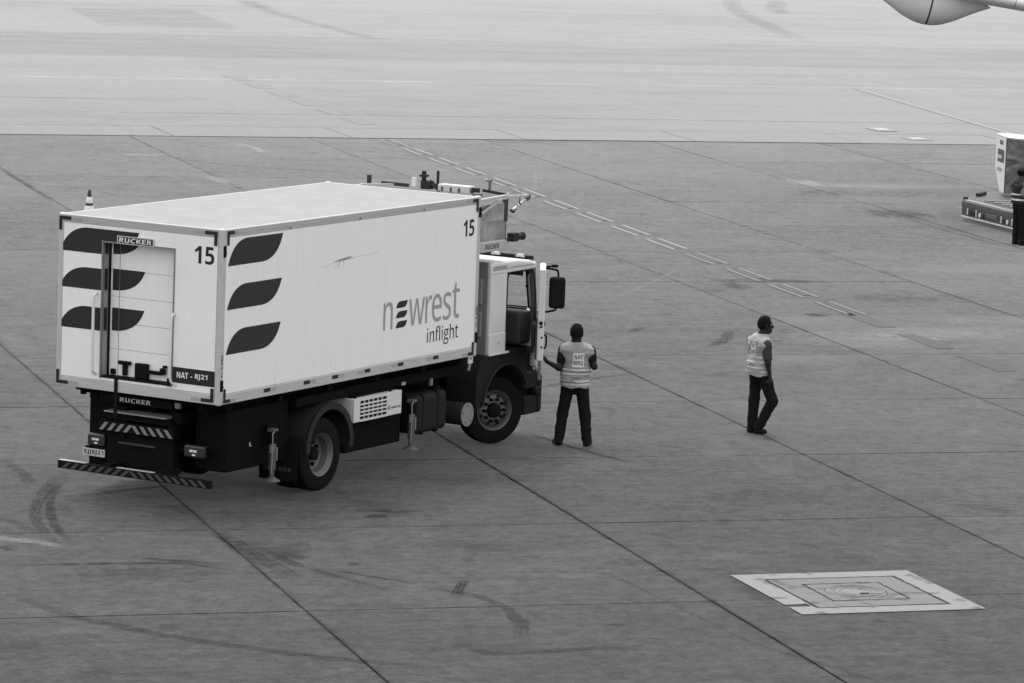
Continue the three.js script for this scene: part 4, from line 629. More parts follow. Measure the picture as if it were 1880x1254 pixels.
// ---------------------------------------------------------------- people (meshed from distance fields)
function nets(sdf, min, max, c) {               // naive surface nets
  const n = [0, 1, 2].map((k) => Math.ceil((max[k] - min[k]) / c) + 1), [nx, ny, nz] = n, f = new Float32Array(nx * ny * nz), id = new Int32Array(nx * ny * nz).fill(-1);
  for (let k = 0, o = 0; k < nz; k++) for (let j = 0; j < ny; j++) for (let i = 0; i < nx; i++, o++) f[o] = sdf(min[0] + i * c, min[1] + j * c, min[2] + k * c);
  const pos = [], idx = [], sx = 1, sy = nx, sz = nx * ny, corner = [0, sx, sy, sx + sy, sz, sz + sx, sz + sy, sz + sx + sy];
  const edges = [[0, 1], [2, 3], [4, 5], [6, 7], [0, 2], [1, 3], [4, 6], [5, 7], [0, 4], [1, 5], [2, 6], [3, 7]];
  for (let k = 0; k < nz - 1; k++) for (let j = 0; j < ny - 1; j++) for (let i = 0; i < nx - 1; i++) {
    const o = i + j * sy + k * sz; let m = 0; for (let q = 0; q < 8; q++) if (f[o + corner[q]] < 0) m |= 1 << q; if (m === 0 || m === 255) continue;
    let X = 0, Y = 0, Zz = 0, cnt = 0;
    for (const [a, b] of edges) { const fa = f[o + corner[a]], fb = f[o + corner[b]]; if ((fa < 0) === (fb < 0)) continue; const t = fa / (fa - fb);
      X += (a & 1) + t * ((b & 1) - (a & 1)); Y += (a >> 1 & 1) + t * ((b >> 1 & 1) - (a >> 1 & 1)); Zz += (a >> 2 & 1) + t * ((b >> 2 & 1) - (a >> 2 & 1)); cnt++; }
    id[o] = pos.length / 3; pos.push(min[0] + (i + X / cnt) * c, min[1] + (j + Y / cnt) * c, min[2] + (k + Zz / cnt) * c);
  }
  const quad = (a, b, d, e, flip) => { if (a < 0 || b < 0 || d < 0 || e < 0) return; flip ? idx.push(a, d, b, a, e, d) : idx.push(a, b, d, a, d, e); };
  for (let k = 1; k < nz - 1; k++) for (let j = 1; j < ny - 1; j++) for (let i = 1; i < nx - 1; i++) {
    const o = i + j * sy + k * sz, s = f[o] < 0;
    if (s !== f[o + sx] < 0) quad(id[o - sy - sz], id[o - sz], id[o], id[o - sy], !s);
    if (s !== f[o + sy] < 0) quad(id[o - sx - sz], id[o - sx], id[o], id[o - sz], !s);
    if (s !== f[o + sz] < 0) quad(id[o - sx - sy], id[o - sy], id[o], id[o - sx], !s);
  }
  const g = new THREE.BufferGeometry(); g.setAttribute('position', new THREE.Float32BufferAttribute(pos, 3)); g.setIndex(idx); g.computeVertexNormals(); return g;
}
const smin = (a, b, k) => { const h = Math.max(k - Math.abs(a - b), 0) / k; return Math.min(a, b) - h * h * k * 0.25; };
function bone(a, b, ra, rb_, fr, s) {            // tapered capsule; fr = [right, forward] axes and s = [right, forward] stretch for flattened ones
  const [ax, ay, az] = a, dx = b[0] - ax, dy = b[1] - ay, dz = b[2] - az;
  if (!s) { const L2 = dx * dx + dy * dy + dz * dz + 1e-9; return (x, y, z) => { const px = x - ax, py = y - ay, pz = z - az, t = Math.min(1, Math.max(0, (px * dx + py * dy + pz * dz) / L2)); return Math.hypot(px - dx * t, py - dy * t, pz - dz * t) - ra - (rb_ - ra) * t; }; }
  const [R, F] = fr, w = (x, y, z) => [(x * R[0] + z * R[1]) / s[0], y / (s[2] || 1), (x * F[0] + z * F[1]) / s[1]], D = w(dx, dy, dz), L2 = D[0] * D[0] + D[1] * D[1] + D[2] * D[2] + 1e-9, mn = Math.min(s[0], s[1], s[2] || 1);
  return (x, y, z) => { const p = w(x - ax, y - ay, z - az), t = Math.min(1, Math.max(0, (p[0] * D[0] + p[1] * D[1] + p[2] * D[2]) / L2)); return (Math.hypot(p[0] - D[0] * t, p[1] - D[1] * t, p[2] - D[2] * t) - ra - (rb_ - ra) * t) * mn; };
}
const union = (bs, k) => (x, y, z) => { let d = 1e3; for (const b of bs) d = smin(d, b(x, y, z), k); return d; };
const add3 = (a, b, s = 1) => [a[0] + b[0] * s, a[1] + b[1] * s, a[2] + b[2] * s];
const nrm = (a) => { const l = Math.hypot(...a); return a.map((v) => v / l); };
const cross = (a, b) => [a[1] * b[2] - a[2] * b[1], a[2] * b[0] - a[0] * b[2], a[0] * b[1] - a[1] * b[0]];
// a hand as palm + five fingers: w wrist, d direction of the fingers, n normal of the palm (the side the fingers curl to), side +1/-1 for the thumb
function handBones(w, d, n, side, curl = 0.35) {
  d = nrm(d); let a = nrm(cross(d, n)); n = nrm(cross(a, d)); const at = (u, v, t) => add3(add3(add3(w, d, u), a, v), n, t), out = [];
  out.push(bone(at(0.0, 0, 0), at(0.05, 0, 0), 0.026, 0.03), bone(at(0.04, -0.022, 0), at(0.085, -0.028, 0), 0.017, 0.014), bone(at(0.04, 0.022, 0), at(0.085, 0.028, 0), 0.017, 0.014));
  [[-0.033, 0.052], [-0.011, 0.066], [0.012, 0.07], [0.034, 0.062]].forEach(([v, len]) => {
    const p0 = at(0.082, v, 0), p1 = at(0.082 + len * 0.55, v * 1.08, len * curl * 0.35), p2 = at(0.082 + len * 0.95, v * 1.1, len * curl);
    out.push(bone(p0, p1, 0.0095, 0.009), bone(p1, p2, 0.009, 0.0075)); });
  const b0 = at(0.025, side * 0.03, 0.005), b1 = at(0.06, side * 0.058, 0.014), b2 = at(0.092, side * 0.064, 0.022); out.push(bone(b0, b1, 0.015, 0.011), bone(b1, b2, 0.011, 0.009));
  return out;
}
function bodyGeometry(parts) { return mergeGeometries(parts.map((g) => { g.deleteAttribute('uv'); return g; })); }
function makePerson(o) {
  const t = thing('person', o.label, 'person', o.pos, 0), J = o.J, R = o.R, F = o.F, fr = [R, F], c = 0.012;
  const at = (p, r, u, f) => [p[0] + R[0] * r + F[0] * f, p[1] + u, p[2] + R[1] * r + F[1] * f];
  const seg = (a, b, ra, rb_) => bone(J[a], J[b], ra, rb_);
  // torso and head fields
  const chest = bone(at(J.chest, 0, 0.05, 0), at(J.chest, 0, -0.2, 0), 0.15, 0.135, fr, [1.18, 0.8]);
  const pelvis = bone(at(J.pelvis, 0, 0.06, 0), at(J.pelvis, 0, -0.04, 0), 0.14, 0.14, fr, [1.12, 0.86]);
  const yoke = bone(J.shL, J.shR, 0.06, 0.06);
  const traps = [bone(add3(J.neck, [0, -0.01, 0]), J.shL, 0.06, 0.058), bone(add3(J.neck, [0, -0.01, 0]), J.shR, 0.06, 0.058)];
  const neck = bone(J.neck, add3(J.head, [0, -0.03, 0]), 0.076, 0.072);
  const HF = o.HF || F, HR = [-HF[1], HF[0]], hf = [HR, HF], hp = (r, u, f) => [J.head[0] + HR[0] * r + HF[0] * f, J.head[1] + u, J.head[2] + HR[1] * r + HF[1] * f];
  const skull = bone(hp(0, 0.03, -0.012), hp(0, 0.03, -0.012), 0.104, 0.104, hf, [0.86, 1.0, 1.08]);
  const face = bone(hp(0, 0.0, 0.03), hp(0, -0.07, 0.045), 0.08, 0.056, hf, [0.92, 0.95]);
  const features = [bone(hp(0, 0.01, 0.104), hp(0, -0.028, 0.122), 0.012, 0.017), bone(hp(-0.03, 0.028, 0.09), hp(0.03, 0.028, 0.09), 0.016, 0.016), bone(hp(-0.018, -0.062, 0.096), hp(0.018, -0.062, 0.096), 0.012, 0.012), bone(hp(0, -0.095, 0.075), hp(0, -0.1, 0.085), 0.026, 0.02),
    bone(hp(-0.082, 0.015, -0.01), hp(-0.082, -0.03, -0.004), 0.018, 0.013), bone(hp(0.082, 0.015, -0.01), hp(0.082, -0.03, -0.004), 0.018, 0.013)];
  const headF = union([skull, face, ...features, neck], 0.022);
  const armL = [seg('shL', 'elL', 0.056, 0.043), seg('elL', 'wrL', 0.042, 0.029)], armR = [seg('shR', 'elR', 0.056, 0.043), seg('elR', 'wrR', 0.042, 0.029)];
  const hL = handBones(J.wrL, o.hand.L[0], o.hand.L[1], o.hand.L[2], o.hand.L[3]), hR = handBones(J.wrR, o.hand.R[0], o.hand.R[1], o.hand.R[2], o.hand.R[3]);
  const legs = [seg('hipL', 'knL', 0.088, 0.06), seg('knL', 'anL', 0.058, 0.042), seg('hipR', 'knR', 0.088, 0.06), seg('knR', 'anR', 0.058, 0.042)];
  const feet = ['L', 'R'].map((s) => bone(add3(J['an' + s], [0, -0.035, 0]), J['toe' + s], 0.042, 0.034));
  const bodyF = union([chest, pelvis, yoke, ...traps, neck, ...armL, ...armR, ...legs, ...feet, bone(J.head, J.head, 0.07, 0.07)], 0.035);
  const lo = o.lo, hi = o.hi, around = (p, r) => [[p[0] - r, p[1] - r, p[2] - r], [p[0] + r, p[1] + r, p[2] + r]];
  const hc = (s) => add3(J['wr' + s], nrm(o.hand[s][0]), 0.07);
  const body = P('body', bodyGeometry([nets(bodyF, lo, hi, 0.014), nets(headF, ...around(J.head, 0.16), 0.005), nets(union([...hL, seg('elL', 'wrL', 0.042, 0.029)].slice(0, -1), 0.006), ...around(hc('L'), 0.125), 0.004), nets(union(hR, 0.006), ...around(hc('R'), 0.125), 0.004)]), M(o.skin, 0.6, { specularIntensity: 0.4 }), t);
  // clothing
  const cloth = (name, sdf, a, m, mn = lo, mx = hi, cell = c) => P(name, nets(sdf, mn, mx, cell), m, body);
  const wrinkle = (x, y, z, a) => a * (fbm(x * 9 + z * 7 + 5, y * 14, 2) - 0.5);
  const trouserF = union([pelvis, seg('hipL', 'knL', 0.09, 0.068), seg('knL', 'anL', 0.07, 0.062), seg('hipR', 'knR', 0.09, 0.068), seg('knR', 'anR', 0.07, 0.062)], 0.04);
  cloth('trousers', (x, y, z) => Math.max(trouserF(x, y, z) - 0.012 + 0.02 * (fbm(x * 16 + z * 9 + 5, y * 26 + x * 8, 3) - 0.5), y - J.pelvis[1] - 0.06, 0.065 - y), 0, M(o.trousers, 0.95, { specularIntensity: 0.3 }));
  const shoeF = (s) => { const tdir = nrm([J['toe' + s][0] - J['an' + s][0], 0, J['toe' + s][2] - J['an' + s][2]]); return union([bone([J['an' + s][0] - tdir[0] * 0.03, 0.045, J['an' + s][2] - tdir[2] * 0.03], [J['toe' + s][0], 0.035, J['toe' + s][2]], 0.048, 0.042), bone(J['an' + s], add3(J['an' + s], [0, -0.04, 0]), 0.05, 0.05)], 0.03); };
  for (const s of ['L', 'R']) { const q = shoeF(s), p = [J['an' + s][0] * 0.6 + J['toe' + s][0] * 0.4, 0.07, J['an' + s][2] * 0.6 + J['toe' + s][2] * 0.4]; cloth('shoe', (x, y, z) => Math.max(q(x, y, z), 0.004 - y, y - 0.13), 0, M(0.01, 0.6, { specularIntensity: 0.2 }), [p[0] - 0.22, -0.02, p[2] - 0.22], [p[0] + 0.22, 0.16, p[2] + 0.22], 0.008); }
  const sleeves = union([bone(J.shL, add3(J.shL, [(J.elL[0] - J.shL[0]), (J.elL[1] - J.shL[1]), (J.elL[2] - J.shL[2])], o.sleeve), 0.07, 0.062), bone(J.shR, add3(J.shR, [(J.elR[0] - J.shR[0]), (J.elR[1] - J.shR[1]), (J.elR[2] - J.shR[2])], o.sleeve), 0.07, 0.062), chest, yoke, ...traps], 0.04);
  cloth('shirt', (x, y, z) => Math.max(sleeves(x, y, z) - 0.006 + wrinkle(x, y, z, 0.014), J.pelvis[1] + 0.02 - y, y - J.neck[1] - 0.02), 0, M(o.shirt, 0.95, { specularIntensity: 0.3 }));
  const vestU = union([chest, ...['L', 'R'].map((q) => bone(add3(J.neck, [0, -0.02, 0]), J['sh' + q].map((v, k) => v * 0.9 + J.chest[k] * 0.1), 0.062, 0.06)), bone(at(J.pelvis, 0, 0.08, -0.01), at(J.pelvis, 0, -0.08, -0.02), 0.155, 0.165, fr, [1.12, 0.9]), bone(at(J.shL, 0, 0, 0).map((v, k) => v * 0.82 + J.chest[k] * 0.18), at(J.shR, 0, 0, 0).map((v, k) => v * 0.82 + J.chest[k] * 0.18), 0.075, 0.075)], 0.06);
  const vestF = (x, y, z) => vestU(x, y, z) - 0.022 + wrinkle(x, y, z, 0.03);
  const V0 = o.vestBottom, V1 = J.neck[1] + 0.06;
  cloth('vest', (x, y, z) => { const s = Math.max(vestF(x, y, z), V0 + 0.01 * Math.sin(x * 30) - y, y - V1); const nk = Math.hypot(x - J.neck[0], (y - J.neck[1] - 0.085) * 0.9, z - J.neck[2]) - 0.088; return Math.max(s, -nk); }, 0, M(o.vest, 0.9, { map: null }));
  // reflective bands: strips that follow the vest's surface
  const surf = (y, a) => { const k = (y - J.pelvis[1]) / (J.chest[1] - J.pelvis[1]), cxx = J.pelvis[0] + (J.chest[0] - J.pelvis[0]) * k, czz = J.pelvis[2] + (J.chest[2] - J.pelvis[2]) * k, dx = Math.cos(a), dz = Math.sin(a); let r = 0.34; for (let q = 0; q < 40; q++) { const d = vestF(cxx + dx * r, y, czz + dz * r); r -= d * 0.8; if (Math.abs(d) < 5e-4) break; } r += 0.005; return [cxx + dx * r, y, czz + dz * r]; };
  const strip = (y0, y1, a0, a1, n, rows, uv) => { const p = [], u = [], ix = []; for (let j = 0; j <= rows; j++) for (let i = 0; i <= n; i++) { const fa = i / n, fy = j / rows; p.push(...surf(y0 + (y1 - y0) * fy, a0 + (a1 - a0) * fa)); u.push(uv ? 1 - fa : fa, fy); } for (let j = 0; j < rows; j++) for (let i = 0; i < n; i++) { const q = j * (n + 1) + i; ix.push(q, q + n + 1, q + 1, q + 1, q + n + 1, q + n + 2); } const g = new THREE.BufferGeometry(); g.setAttribute('position', new THREE.Float32BufferAttribute(p, 3)); g.setAttribute('uv', new THREE.Float32BufferAttribute(u, 2)); g.setIndex(ix); g.computeVertexNormals(); return g; };
  for (const [y0, y1, a] of o.bands) P('reflective_band', strip(y0, y1, 0, 2 * PI, 72, 2), M(a, 0.5), body);
  for (const b of o.patches || []) {
    const cv = document.createElement('canvas'); cv.width = 256; cv.height = b.h; const x = cv.getContext('2d'); x.fillStyle = b.bg; x.fillRect(0, 0, 256, b.h); x.fillStyle = b.ink || '#1c1c1c'; x.textAlign = 'center'; x.textBaseline = 'middle';
    b.lines.forEach(([s, px, y]) => { x.font = `bold ${px}px sans-serif`; x.save(); x.translate(128, y); x.scale(Math.min(1, 235 / x.measureText(s).width), 1); x.fillText(s, 0, 0); x.restore(); });
    const tx = finish(new THREE.CanvasTexture(cv), true); const g = strip(b.y0, b.y1, b.a0, b.a1, 14, 8, b.flip); P(b.name, g.translate(b.nudge?.[0] || 0, 0, b.nudge?.[1] || 0), M(0.9, 0.7, { map: tx, side: THREE.DoubleSide }), body);
  }
  // hair or cap
  const hairF = (x, y, z) => { const f = (x - J.head[0]) * HF[0] + (z - J.head[2]) * HF[1], u = y - J.head[1]; return Math.max(skull(x, y, z) - 0.009 + 0.006 * (vnoise(x * 90 + 7, y * 90 + z * 60) - 0.5), f - 0.07 - 0.3 * (u - 0.09), -u - 0.045 + 0.75 * Math.max(0, f + 0.02)); };
  P('hair', nets(hairF, ...around(J.head, 0.17), 0.006), M(0.008, 0.95, { specularIntensity: 0.2 }), body);
  if (o.cap) { P('cap', [nets((x, y, z) => Math.max(skull(x, y, z) - 0.016, J.head[1] + 0.045 - y), ...around(J.head, 0.18), 0.007), nets(bone(hp(0, 0.05, 0.06), hp(0, 0.045, 0.15), 0.07, 0.06, hf, [1, 1, 0.14]), ...around(hp(0, 0.05, 0.1), 0.18), 0.007)].map((g) => g.toNonIndexed()), M(0.012, 0.9), body); }
  if (o.glasses) P('glasses', [bar(hp(0.078, 0.024, 0.0), hp(0.072, 0.022, 0.105), 0.006, 0.012), bar(hp(-0.078, 0.024, 0.0), hp(-0.072, 0.022, 0.105), 0.006, 0.012), new THREE.TorusGeometry(0.022, 0.004, 6, 16).rotateY(Math.atan2(HF[0], HF[1])).translate(...hp(0.034, 0.018, 0.113)), new THREE.TorusGeometry(0.022, 0.004, 6, 16).rotateY(Math.atan2(HF[0], HF[1])).translate(...hp(-0.034, 0.018, 0.113))], M(0.25, 0.3), body);
  return t;
}
makePerson({
  label: 'person in a pale vest seen from behind, pushing the open cab door', pos: [0.9435, 0, -57.5836], R: [1, 0], F: [0, -1], HF: [0.12, -0.993], lo: [-0.6, -0.02, -0.4], hi: [0.45, 1.85, 0.35],
  skin: 0.012, shirt: 0.01, trousers: 0.009, vest: 0.27, sleeve: 0.55, vestBottom: 0.875,
  J: { head: [0.0, 1.66, -0.01], neck: [-0.002, 1.5, 0.0], chest: [0.01, 1.32, 0], pelvis: [0.0, 0.96, 0], shL: [-0.18, 1.41, 0.0], elL: [-0.245, 1.155, 0.08], wrL: [-0.425, 1.255, 0.165], shR: [0.205, 1.415, 0], elR: [0.275, 1.19, 0.06], wrR: [0.17, 1.24, -0.17], hipL: [-0.095, 0.9, 0], knL: [-0.165, 0.46, -0.03], anL: [-0.205, 0.085, 0.02], toeL: [-0.262, 0.035, -0.14], hipR: [0.1, 0.9, 0], knR: [0.165, 0.46, -0.02], anR: [0.206, 0.085, 0.02], toeR: [0.252, 0.035, -0.14] },
  hand: { L: [[-0.07, 0.1, 0.01], [-0.9, -0.3, 0.1], 1, 0.1], R: [[-0.06, 0.03, -0.1], [-1, 0, 0.2], 1, 0.6] },
  bands: [[1.135, 1.16, 0.45], [1.16, 1.168, 0.03], [1.1, 1.112, 0.03], [1.07, 1.1, 0.45], [0.965, 0.99, 0.45], [0.955, 0.963, 0.06], [0.915, 0.945, 0.42]],
  patches: [{ name: 'name_panel', bg: '#d2d2d2', h: 240, lines: [['NAT', 100, 70], ['0092', 100, 172]], y0: 1.185, y1: 1.39, a0: 0.85, a1: 1.95, flip: true }, { name: 'vest_lettering', bg: '#959595', h: 70, ink: '#0a0a0a', lines: [['newrest', 66, 34]], y0: 0.998, y1: 1.055, a0: 1.12, a1: 1.92, flip: true }],
});
makePerson({
  label: 'person in a pale vest and glasses walking away from the truck on the apron', pos: [3.7746, 0, -59.3475], R: [0.43, 0.903], F: [0.903, -0.43], HF: [0.96, -0.28], lo: [-0.42, -0.02, -0.45], hi: [0.42, 1.84, 0.45],
  skin: 0.022, shirt: 0.045, trousers: 0.009, vest: 0.3, sleeve: 0.72, vestBottom: 0.895, glasses: true,
  J: { head: [0.035, 1.65, 0.0], neck: [0.0, 1.485, 0.0], chest: [-0.035, 1.31, 0], pelvis: [-0.03, 0.96, 0], shL: [-0.115, 1.39, -0.18], elL: [-0.12, 1.12, -0.25], wrL: [-0.02, 0.9, -0.26], shR: [0.055, 1.385, 0.18], elR: [0.088, 1.115, 0.22], wrR: [0.128, 0.885, 0.215], hipL: [-0.06, 0.9, -0.09], knL: [-0.08, 0.5, -0.08], anL: [-0.1, 0.09, -0.06], toeL: [0.02, 0.04, -0.12], hipR: [0.03, 0.9, 0.09], knR: [0.19, 0.52, 0.08], anR: [0.0, 0.11, 0.05], toeR: [0.09, 0.035, 0.02] },
  hand: { L: [[0.02, -0.1, 0], [0.6, 0, 0.8], 1, 0.5], R: [[0.02, -0.1, -0.01], [-0.3, 0, -1], -1, 0.5] },
  bands: [[1.175, 1.195, 0.5], [1.105, 1.125, 0.5], [1.02, 1.04, 0.5], [0.955, 0.975, 0.5]],
  patches: [{ name: 'name_panel', bg: '#d0d0d0', h: 260, lines: [['NAT', 100, 75], ['0067', 100, 185]], y0: 1.2, y1: 1.41, a0: 2.0, a1: 2.75, flip: true }, { name: 'vest_lettering', bg: '#a0a0a0', h: 60, lines: [['newrest', 56, 30]], y0: 1.05, y1: 1.095, a0: 2.0, a1: 2.75, flip: true }],
});
makePerson({
  label: 'person in a cap and dark striped vest standing by the container dolly', pos: [11.13, 0, -87.395], R: [0.5, 0.866], F: [0.866, -0.5], lo: [-0.42, -0.02, -0.42], hi: [0.45, 1.8, 0.42],
  skin: 0.06, shirt: 0.16, trousers: 0.011, vest: 0.016, sleeve: 0.8, vestBottom: 0.93, cap: true,
  J: { head: [0.0, 1.595, 0], neck: [-0.03, 1.42, 0], chest: [-0.045, 1.25, 0], pelvis: [-0.02, 0.94, 0], shL: [-0.13, 1.33, -0.17], elL: [-0.02, 1.1, -0.25], wrL: [0.18, 1.13, -0.12], shR: [0.035, 1.335, 0.17], elR: [0.03, 1.1, 0.22], wrR: [0.2, 1.12, 0.1], hipL: [-0.06, 0.88, -0.09], knL: [-0.06, 0.47, -0.09], anL: [-0.07, 0.085, -0.08], toeL: [0.06, 0.035, -0.14], hipR: [0.02, 0.88, 0.09], knR: [0.05, 0.47, 0.1], anR: [0.06, 0.085, 0.1], toeR: [0.17, 0.035, 0.06] },
  hand: { L: [[0.1, 0.02, 0.03], [0, -1, 0], 1, 0.6], R: [[0.1, 0.02, -0.06], [0, -1, 0], 1, 0.6] },
  bands: [[1.0, 1.04, 0.55], [1.12, 1.15, 0.5]],
});

// ---------------------------------------------------------------- traffic cone behind the truck
{
  const t = thing('traffic_cone', 'dark and white banded traffic cone standing behind the truck box', 'cone', [-9.14, 0, -84.44], 0.3);
  P('base', rb(0.42, 0.04, 0.42, 0.015, 0, 0.02, 0), M(0.02, 0.8), t);
  const r = (y) => 0.165 - 0.175 * (y - 0.04) / 0.92, piece = (n, y0, y1, a, e = 0) => P(n, new THREE.LatheGeometry([[r(y0) + e - 0.02, y0], [r(y0) + e, y0], [r(y1) + e, y1], [r(y1) + e - 0.02, y1]].map((p) => new THREE.Vector2(Math.max(0.001, p[0]), p[1])), 32), M(a, 0.6), t);
  piece('cone_body', 0.04, 0.3, 0.06); piece('white_band', 0.3, 0.44, 0.75, 0.002); piece('cone_body', 0.44, 0.5, 0.04); piece('white_band', 0.5, 0.63, 0.75, 0.002); piece('cone_tip', 0.63, 0.78, 0.03);
}
// ---------------------------------------------------------------- dolly and container at the right edge
{
  const c0 = [10.374, -92.293], f = [0.336, 0.942], b = [0.27, -0.963];
  const t = thing('container_dolly', 'low dark roller dolly with a pale striped skirt at the right edge', 'dolly', [c0[0], 0, c0[1]]);
  const poly = (k) => [[k, 0], [f[0] * 3.1, f[1] * 3.1], [f[0] * 3.1 + 2.8, f[1] * 3.1 - 1.0], [b[0] * 2.6 + 2.4, b[1] * 2.6 - 0.6], [b[0] * 2.6, b[1] * 2.6]].map(([x, z]) => new THREE.Vector2(x, -z));
  const slab = (y, h, k = 0) => new THREE.ExtrudeGeometry(new THREE.Shape(poly(k)), { depth: h, bevelEnabled: false }).rotateX(-PI / 2).translate(0, y, 0);
  P('deck', slab(0.36, 0.1), M(0.2, 0.5, { map: tiled(grainTex, 1) }), t).material.color = grey(0.13);
  P('side_skirt', slab(0.14, 0.218, 0.012), M(0.05, 0.5), t);
  P('bottom_band', slab(0.1, 0.038), M(0.6, 0.5), t);
  const along = (s, y, out, w, h, d, name, m) => { const g = rb(w, h, d, 0.01, 0, 0, 0); g.rotateY(-Math.atan2(f[1], f[0])).translate(f[0] * s - f[1] * out, y, f[1] * s + f[0] * out); P(name, g, m, t); };
  const mh = M(0.55, 0.5), mk = M(0.012, 0.7);
  for (const s of [0.35, 0.8, 2.1, 2.65]) along(s, 0.25, 0.006, 0.05, 0.16, 0.02, 'skirt_slot', mh);
  for (const s of [0.5, 0.66, 1.0, 1.15, 2.25, 2.42, 2.8]) { const g = cy(0.055, 0.055, 0.02, 0, 0, 0, 'z', 16); g.rotateY(-Math.atan2(f[1], f[0])).translate(f[0] * s - f[1] * 0.012, 0.23, f[1] * s + f[0] * 0.012); P('skirt_hole', g, s === 1.0 || s === 2.42 ? mh : mk, t); }
  along(1.6, 0.26, 0.006, 0.6, 0.1, 0.02, 'skirt_panel', M(0.08, 0.5));
  along(1.55, 0.475, -0.08, 3.0, 0.06, 0.08, 'side_roller', M(0.35, 0.35, { metalness: 0.4 }));
  for (let k = 0; k < 7; k++) { const g = cy(0.035, 0.035, 1.9, 0, 0, 0, 'x', 12); g.rotateY(0.35).translate(1.35 + f[0] * (0.25 + k * 0.42), 0.475, -0.5 + f[1] * (0.25 + k * 0.42)); P('roller', g, M(0.22, 0.4, { metalness: 0.4 }), t); }
  P('deck_stop', rb(0.6, 0.08, 0.12, 0.02, 0.62, 0.5, -1.5, 0, 1.2), mk, t); P('corner_stop', bx(0.1, 0.1, 0.1, 0.1, 0.5, -0.1), mk, t);
  for (const [x, z] of [[0.7, -0.2], [1.4, 1.9], [2.6, -1.6], [3.2, 1.2]]) P('wheel', cy(0.16, 0.16, 0.1, x, 0.16, z, 'z', 20), M(0.012, 0.8), t);
  const C = [11.55, -93.8], u = [0.74, 0.67], v = [-0.13, -0.99], y0 = 0.52, y1 = 1.86;
  const k = thing('cargo_container', 'tall film wrapped air cargo container standing on the dolly', 'container', [C[0], y0, C[1]]);
  const H = y1 - y0, pt = (a, e, y) => V(u[0] * a + v[0] * e, y, u[1] * a + v[1] * e), q = (e) => [pt(0, e, 0.55), pt(0, e, H)];
  P('shell', toCreasedNormals(new ConvexGeometry([pt(0, 0, 0), pt(0, 0.45, 0), pt(2, 0, 0), pt(2, 1.0, 0), ...q(1.0), pt(2, 0, H), pt(2, 1.0, H), pt(0, 0, H)]), 0.3), M(0.45, 0.5), k);
  const nx = -v[1], nz = v[0]; // left face: white end panel just proud of the shell
  const off = (p, d) => V(p.x - nx * d, p.y, p.z - nz * d);
  const end = [pt(0, 0.02, 0.02), pt(0, 0.43, 0.02), pt(0, 0.97, 0.57), pt(0, 0.97, H - 0.03), pt(0, 0.02, H - 0.03)];
  P('end_panel', toCreasedNormals(new ConvexGeometry([...end.map((p) => off(p, 0.004)), ...end.map((p) => off(p, 0.02))]), 0.3), M(0.72, 0.5, { map: grimeTex }), k);
  const dec = (e0, e1, ya, yb, a, n) => { const p = [pt(0, e0, ya), pt(0, e1, ya), pt(0, e1, yb), pt(0, e0, yb)]; const k0 = n === 'label_print' ? 0.028 : 0.021; P(n, new ConvexGeometry([...p.map((w) => off(w, k0)), ...p.map((w) => off(w, k0 + 0.005))]), M(a, 0.5), k); };
  dec(0.15, 0.75, 0.72, 1.02, 0.06, 'cargo_label'); dec(0.3, 0.6, 1.14, 1.24, 0.1, 'cargo_label'); dec(0.3, 0.75, 0.5, 0.58, 0.3, 'cargo_label'); dec(0.35, 0.7, 0.8, 0.88, 0.5, 'label_print');
  // crumpled foil on the seen long side
  const fg = new THREE.PlaneGeometry(1.94, H - 0.06, 60, 50), fp = fg.attributes.position; const fn = nrm([u[1], 0, -u[0]]);
  for (let i = 0; i < fp.count; i++) { const x = fp.getX(i), y = fp.getY(i), a = Math.atan2(y - 0.15, x + 0.45), rr = Math.hypot(x + 0.45, y - 0.15); const w = 0.03 * (fbm(a * 3.2 + 9, rr * 0.5, 3) - 0.5) * Math.min(1, rr * 2) + 0.02 * (fbm(x * 5, y * 5, 3) - 0.5);
    const s = 0.97 + x, d = 0.035 + w; fp.setXYZ(i, u[0] * (s + 0.03) - fn[0] * d, y + H / 2, u[1] * (s + 0.03) - fn[2] * d); }
  fg.computeVertexNormals();
  P('foil_wrap', fg, M(0.16, 0.3, { metalness: 0.6, side: THREE.DoubleSide }), k);
  P('corner_strip', [bx(0.05, H - 0.02, 0.05, 0, H / 2, 0)], M(0.12, 0.5), k);
  P('top_sheet', [toCreasedNormals(new ConvexGeometry([pt(-0.02, -0.02, H), pt(2.02, -0.02, H), pt(-0.02, 1.02, H), pt(2.02, 1.02, H), pt(0.1, 0.1, H + 0.05), pt(1.9, 0.1, H + 0.05), pt(0.1, 0.9, H + 0.05), pt(1.9, 0.9, H + 0.05)]), 0.3)], M(0.5, 0.5), k);
}
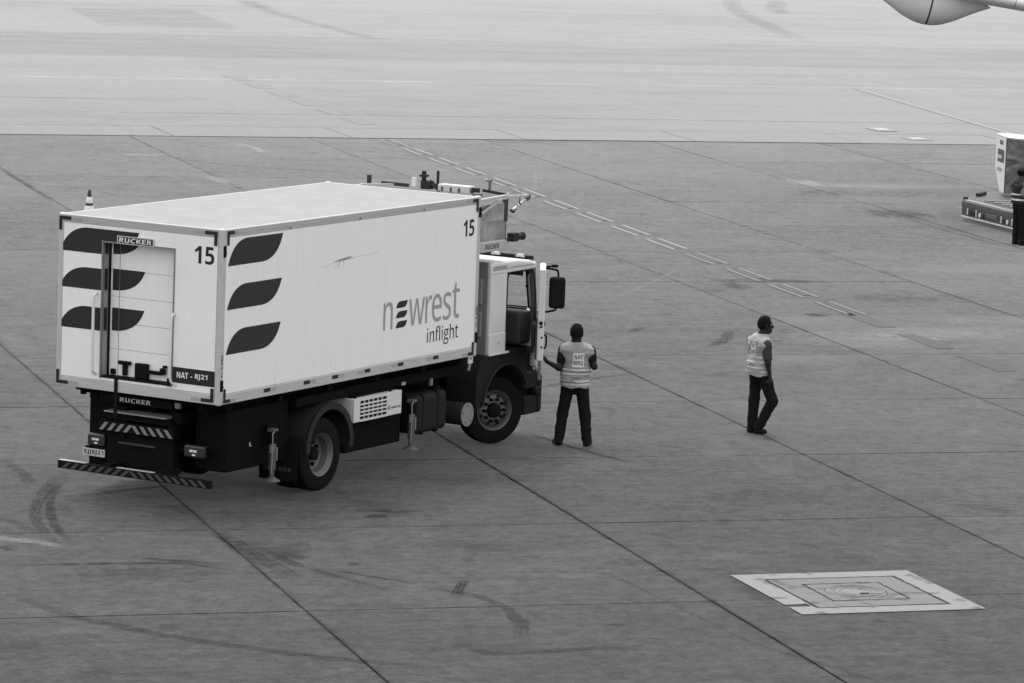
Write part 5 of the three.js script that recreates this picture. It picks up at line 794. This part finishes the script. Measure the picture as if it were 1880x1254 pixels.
// ---------------------------------------------------------------- airplane wing and fairing at the top right
{
  const t = thing('airplane_wing', 'white airplane wing with a rounded fairing below it, at the top right', 'airplane wing', [10.25, 4.85, -100]);
  const skin = M(0.9, 0.3, { clearcoat: 0.5, clearcoatRoughness: 0.2 }), grey1 = M(0.8, 0.3, { clearcoat: 0.5, clearcoatRoughness: 0.2 });
  // fairing: turned about an axis running right and a little down; radii in metres
  const prof = [[-1.75, 0.02], [-1.6, 0.11], [-1.35, 0.27], [-1.0, 0.45], [-0.7, 0.6], [-0.35, 0.71], [-0.05, 0.74], [0.25, 0.69], [0.6, 0.53], [0.95, 0.31], [1.25, 0.13], [1.48, 0.01]];
  const curve = new THREE.CatmullRomCurve3(prof.map(([x, r]) => V(x, r, 0))), pts = curve.getPoints(80).map((p) => new THREE.Vector2(Math.max(0.002, p.y), p.x));
  const half = (n, a, b, e, m) => { const g = new THREE.LatheGeometry(pts.filter((p) => p.y >= a && p.y <= b).map((p) => new THREE.Vector2(Math.max(0.002, p.x - e), p.y)), 64).rotateZ(-PI / 2).rotateZ(-0.165); P(n, g, m, t); };
  half('fairing_front', -2, -0.068, 0, grey1); half('fairing_tail', -0.055, 2, 0, grey1); half('fairing_core', -0.4, 0.3, 0.012, M(0.02, 0.7));
  // wing: a rounded section swept along the span, front edge towards the camera
  const sec = new THREE.Shape(); sec.moveTo(0, 0.25); sec.bezierCurveTo(-0.02, 0.02, 0.5, -0.05, 1.2, 0.02); sec.lineTo(4.2, 0.3); sec.lineTo(4.2, 0.36); sec.bezierCurveTo(2.5, 0.75, 0.1, 0.8, 0, 0.25);
  const wing = (x0, x1) => new THREE.ExtrudeGeometry(sec, { depth: x1 - x0, bevelEnabled: false, curveSegments: 24 }).rotateY(PI / 2).translate(x0, 0, 0).rotateZ(-0.1387).translate(0, 0.035, 1.0);
  P('wing_panel', toCreasedNormals(plain(wing(-1.2, 1.955)), 0.5), skin, t); P('wing_panel', toCreasedNormals(plain(wing(1.97, 7)), 0.5), skin, t); P('wing_spar', toCreasedNormals(plain(wing(1.7, 2.2)).translate(0, 0.012, -0.02), 0.5), M(0.03, 0.7), t);
}
renderer.render(scene, camera);
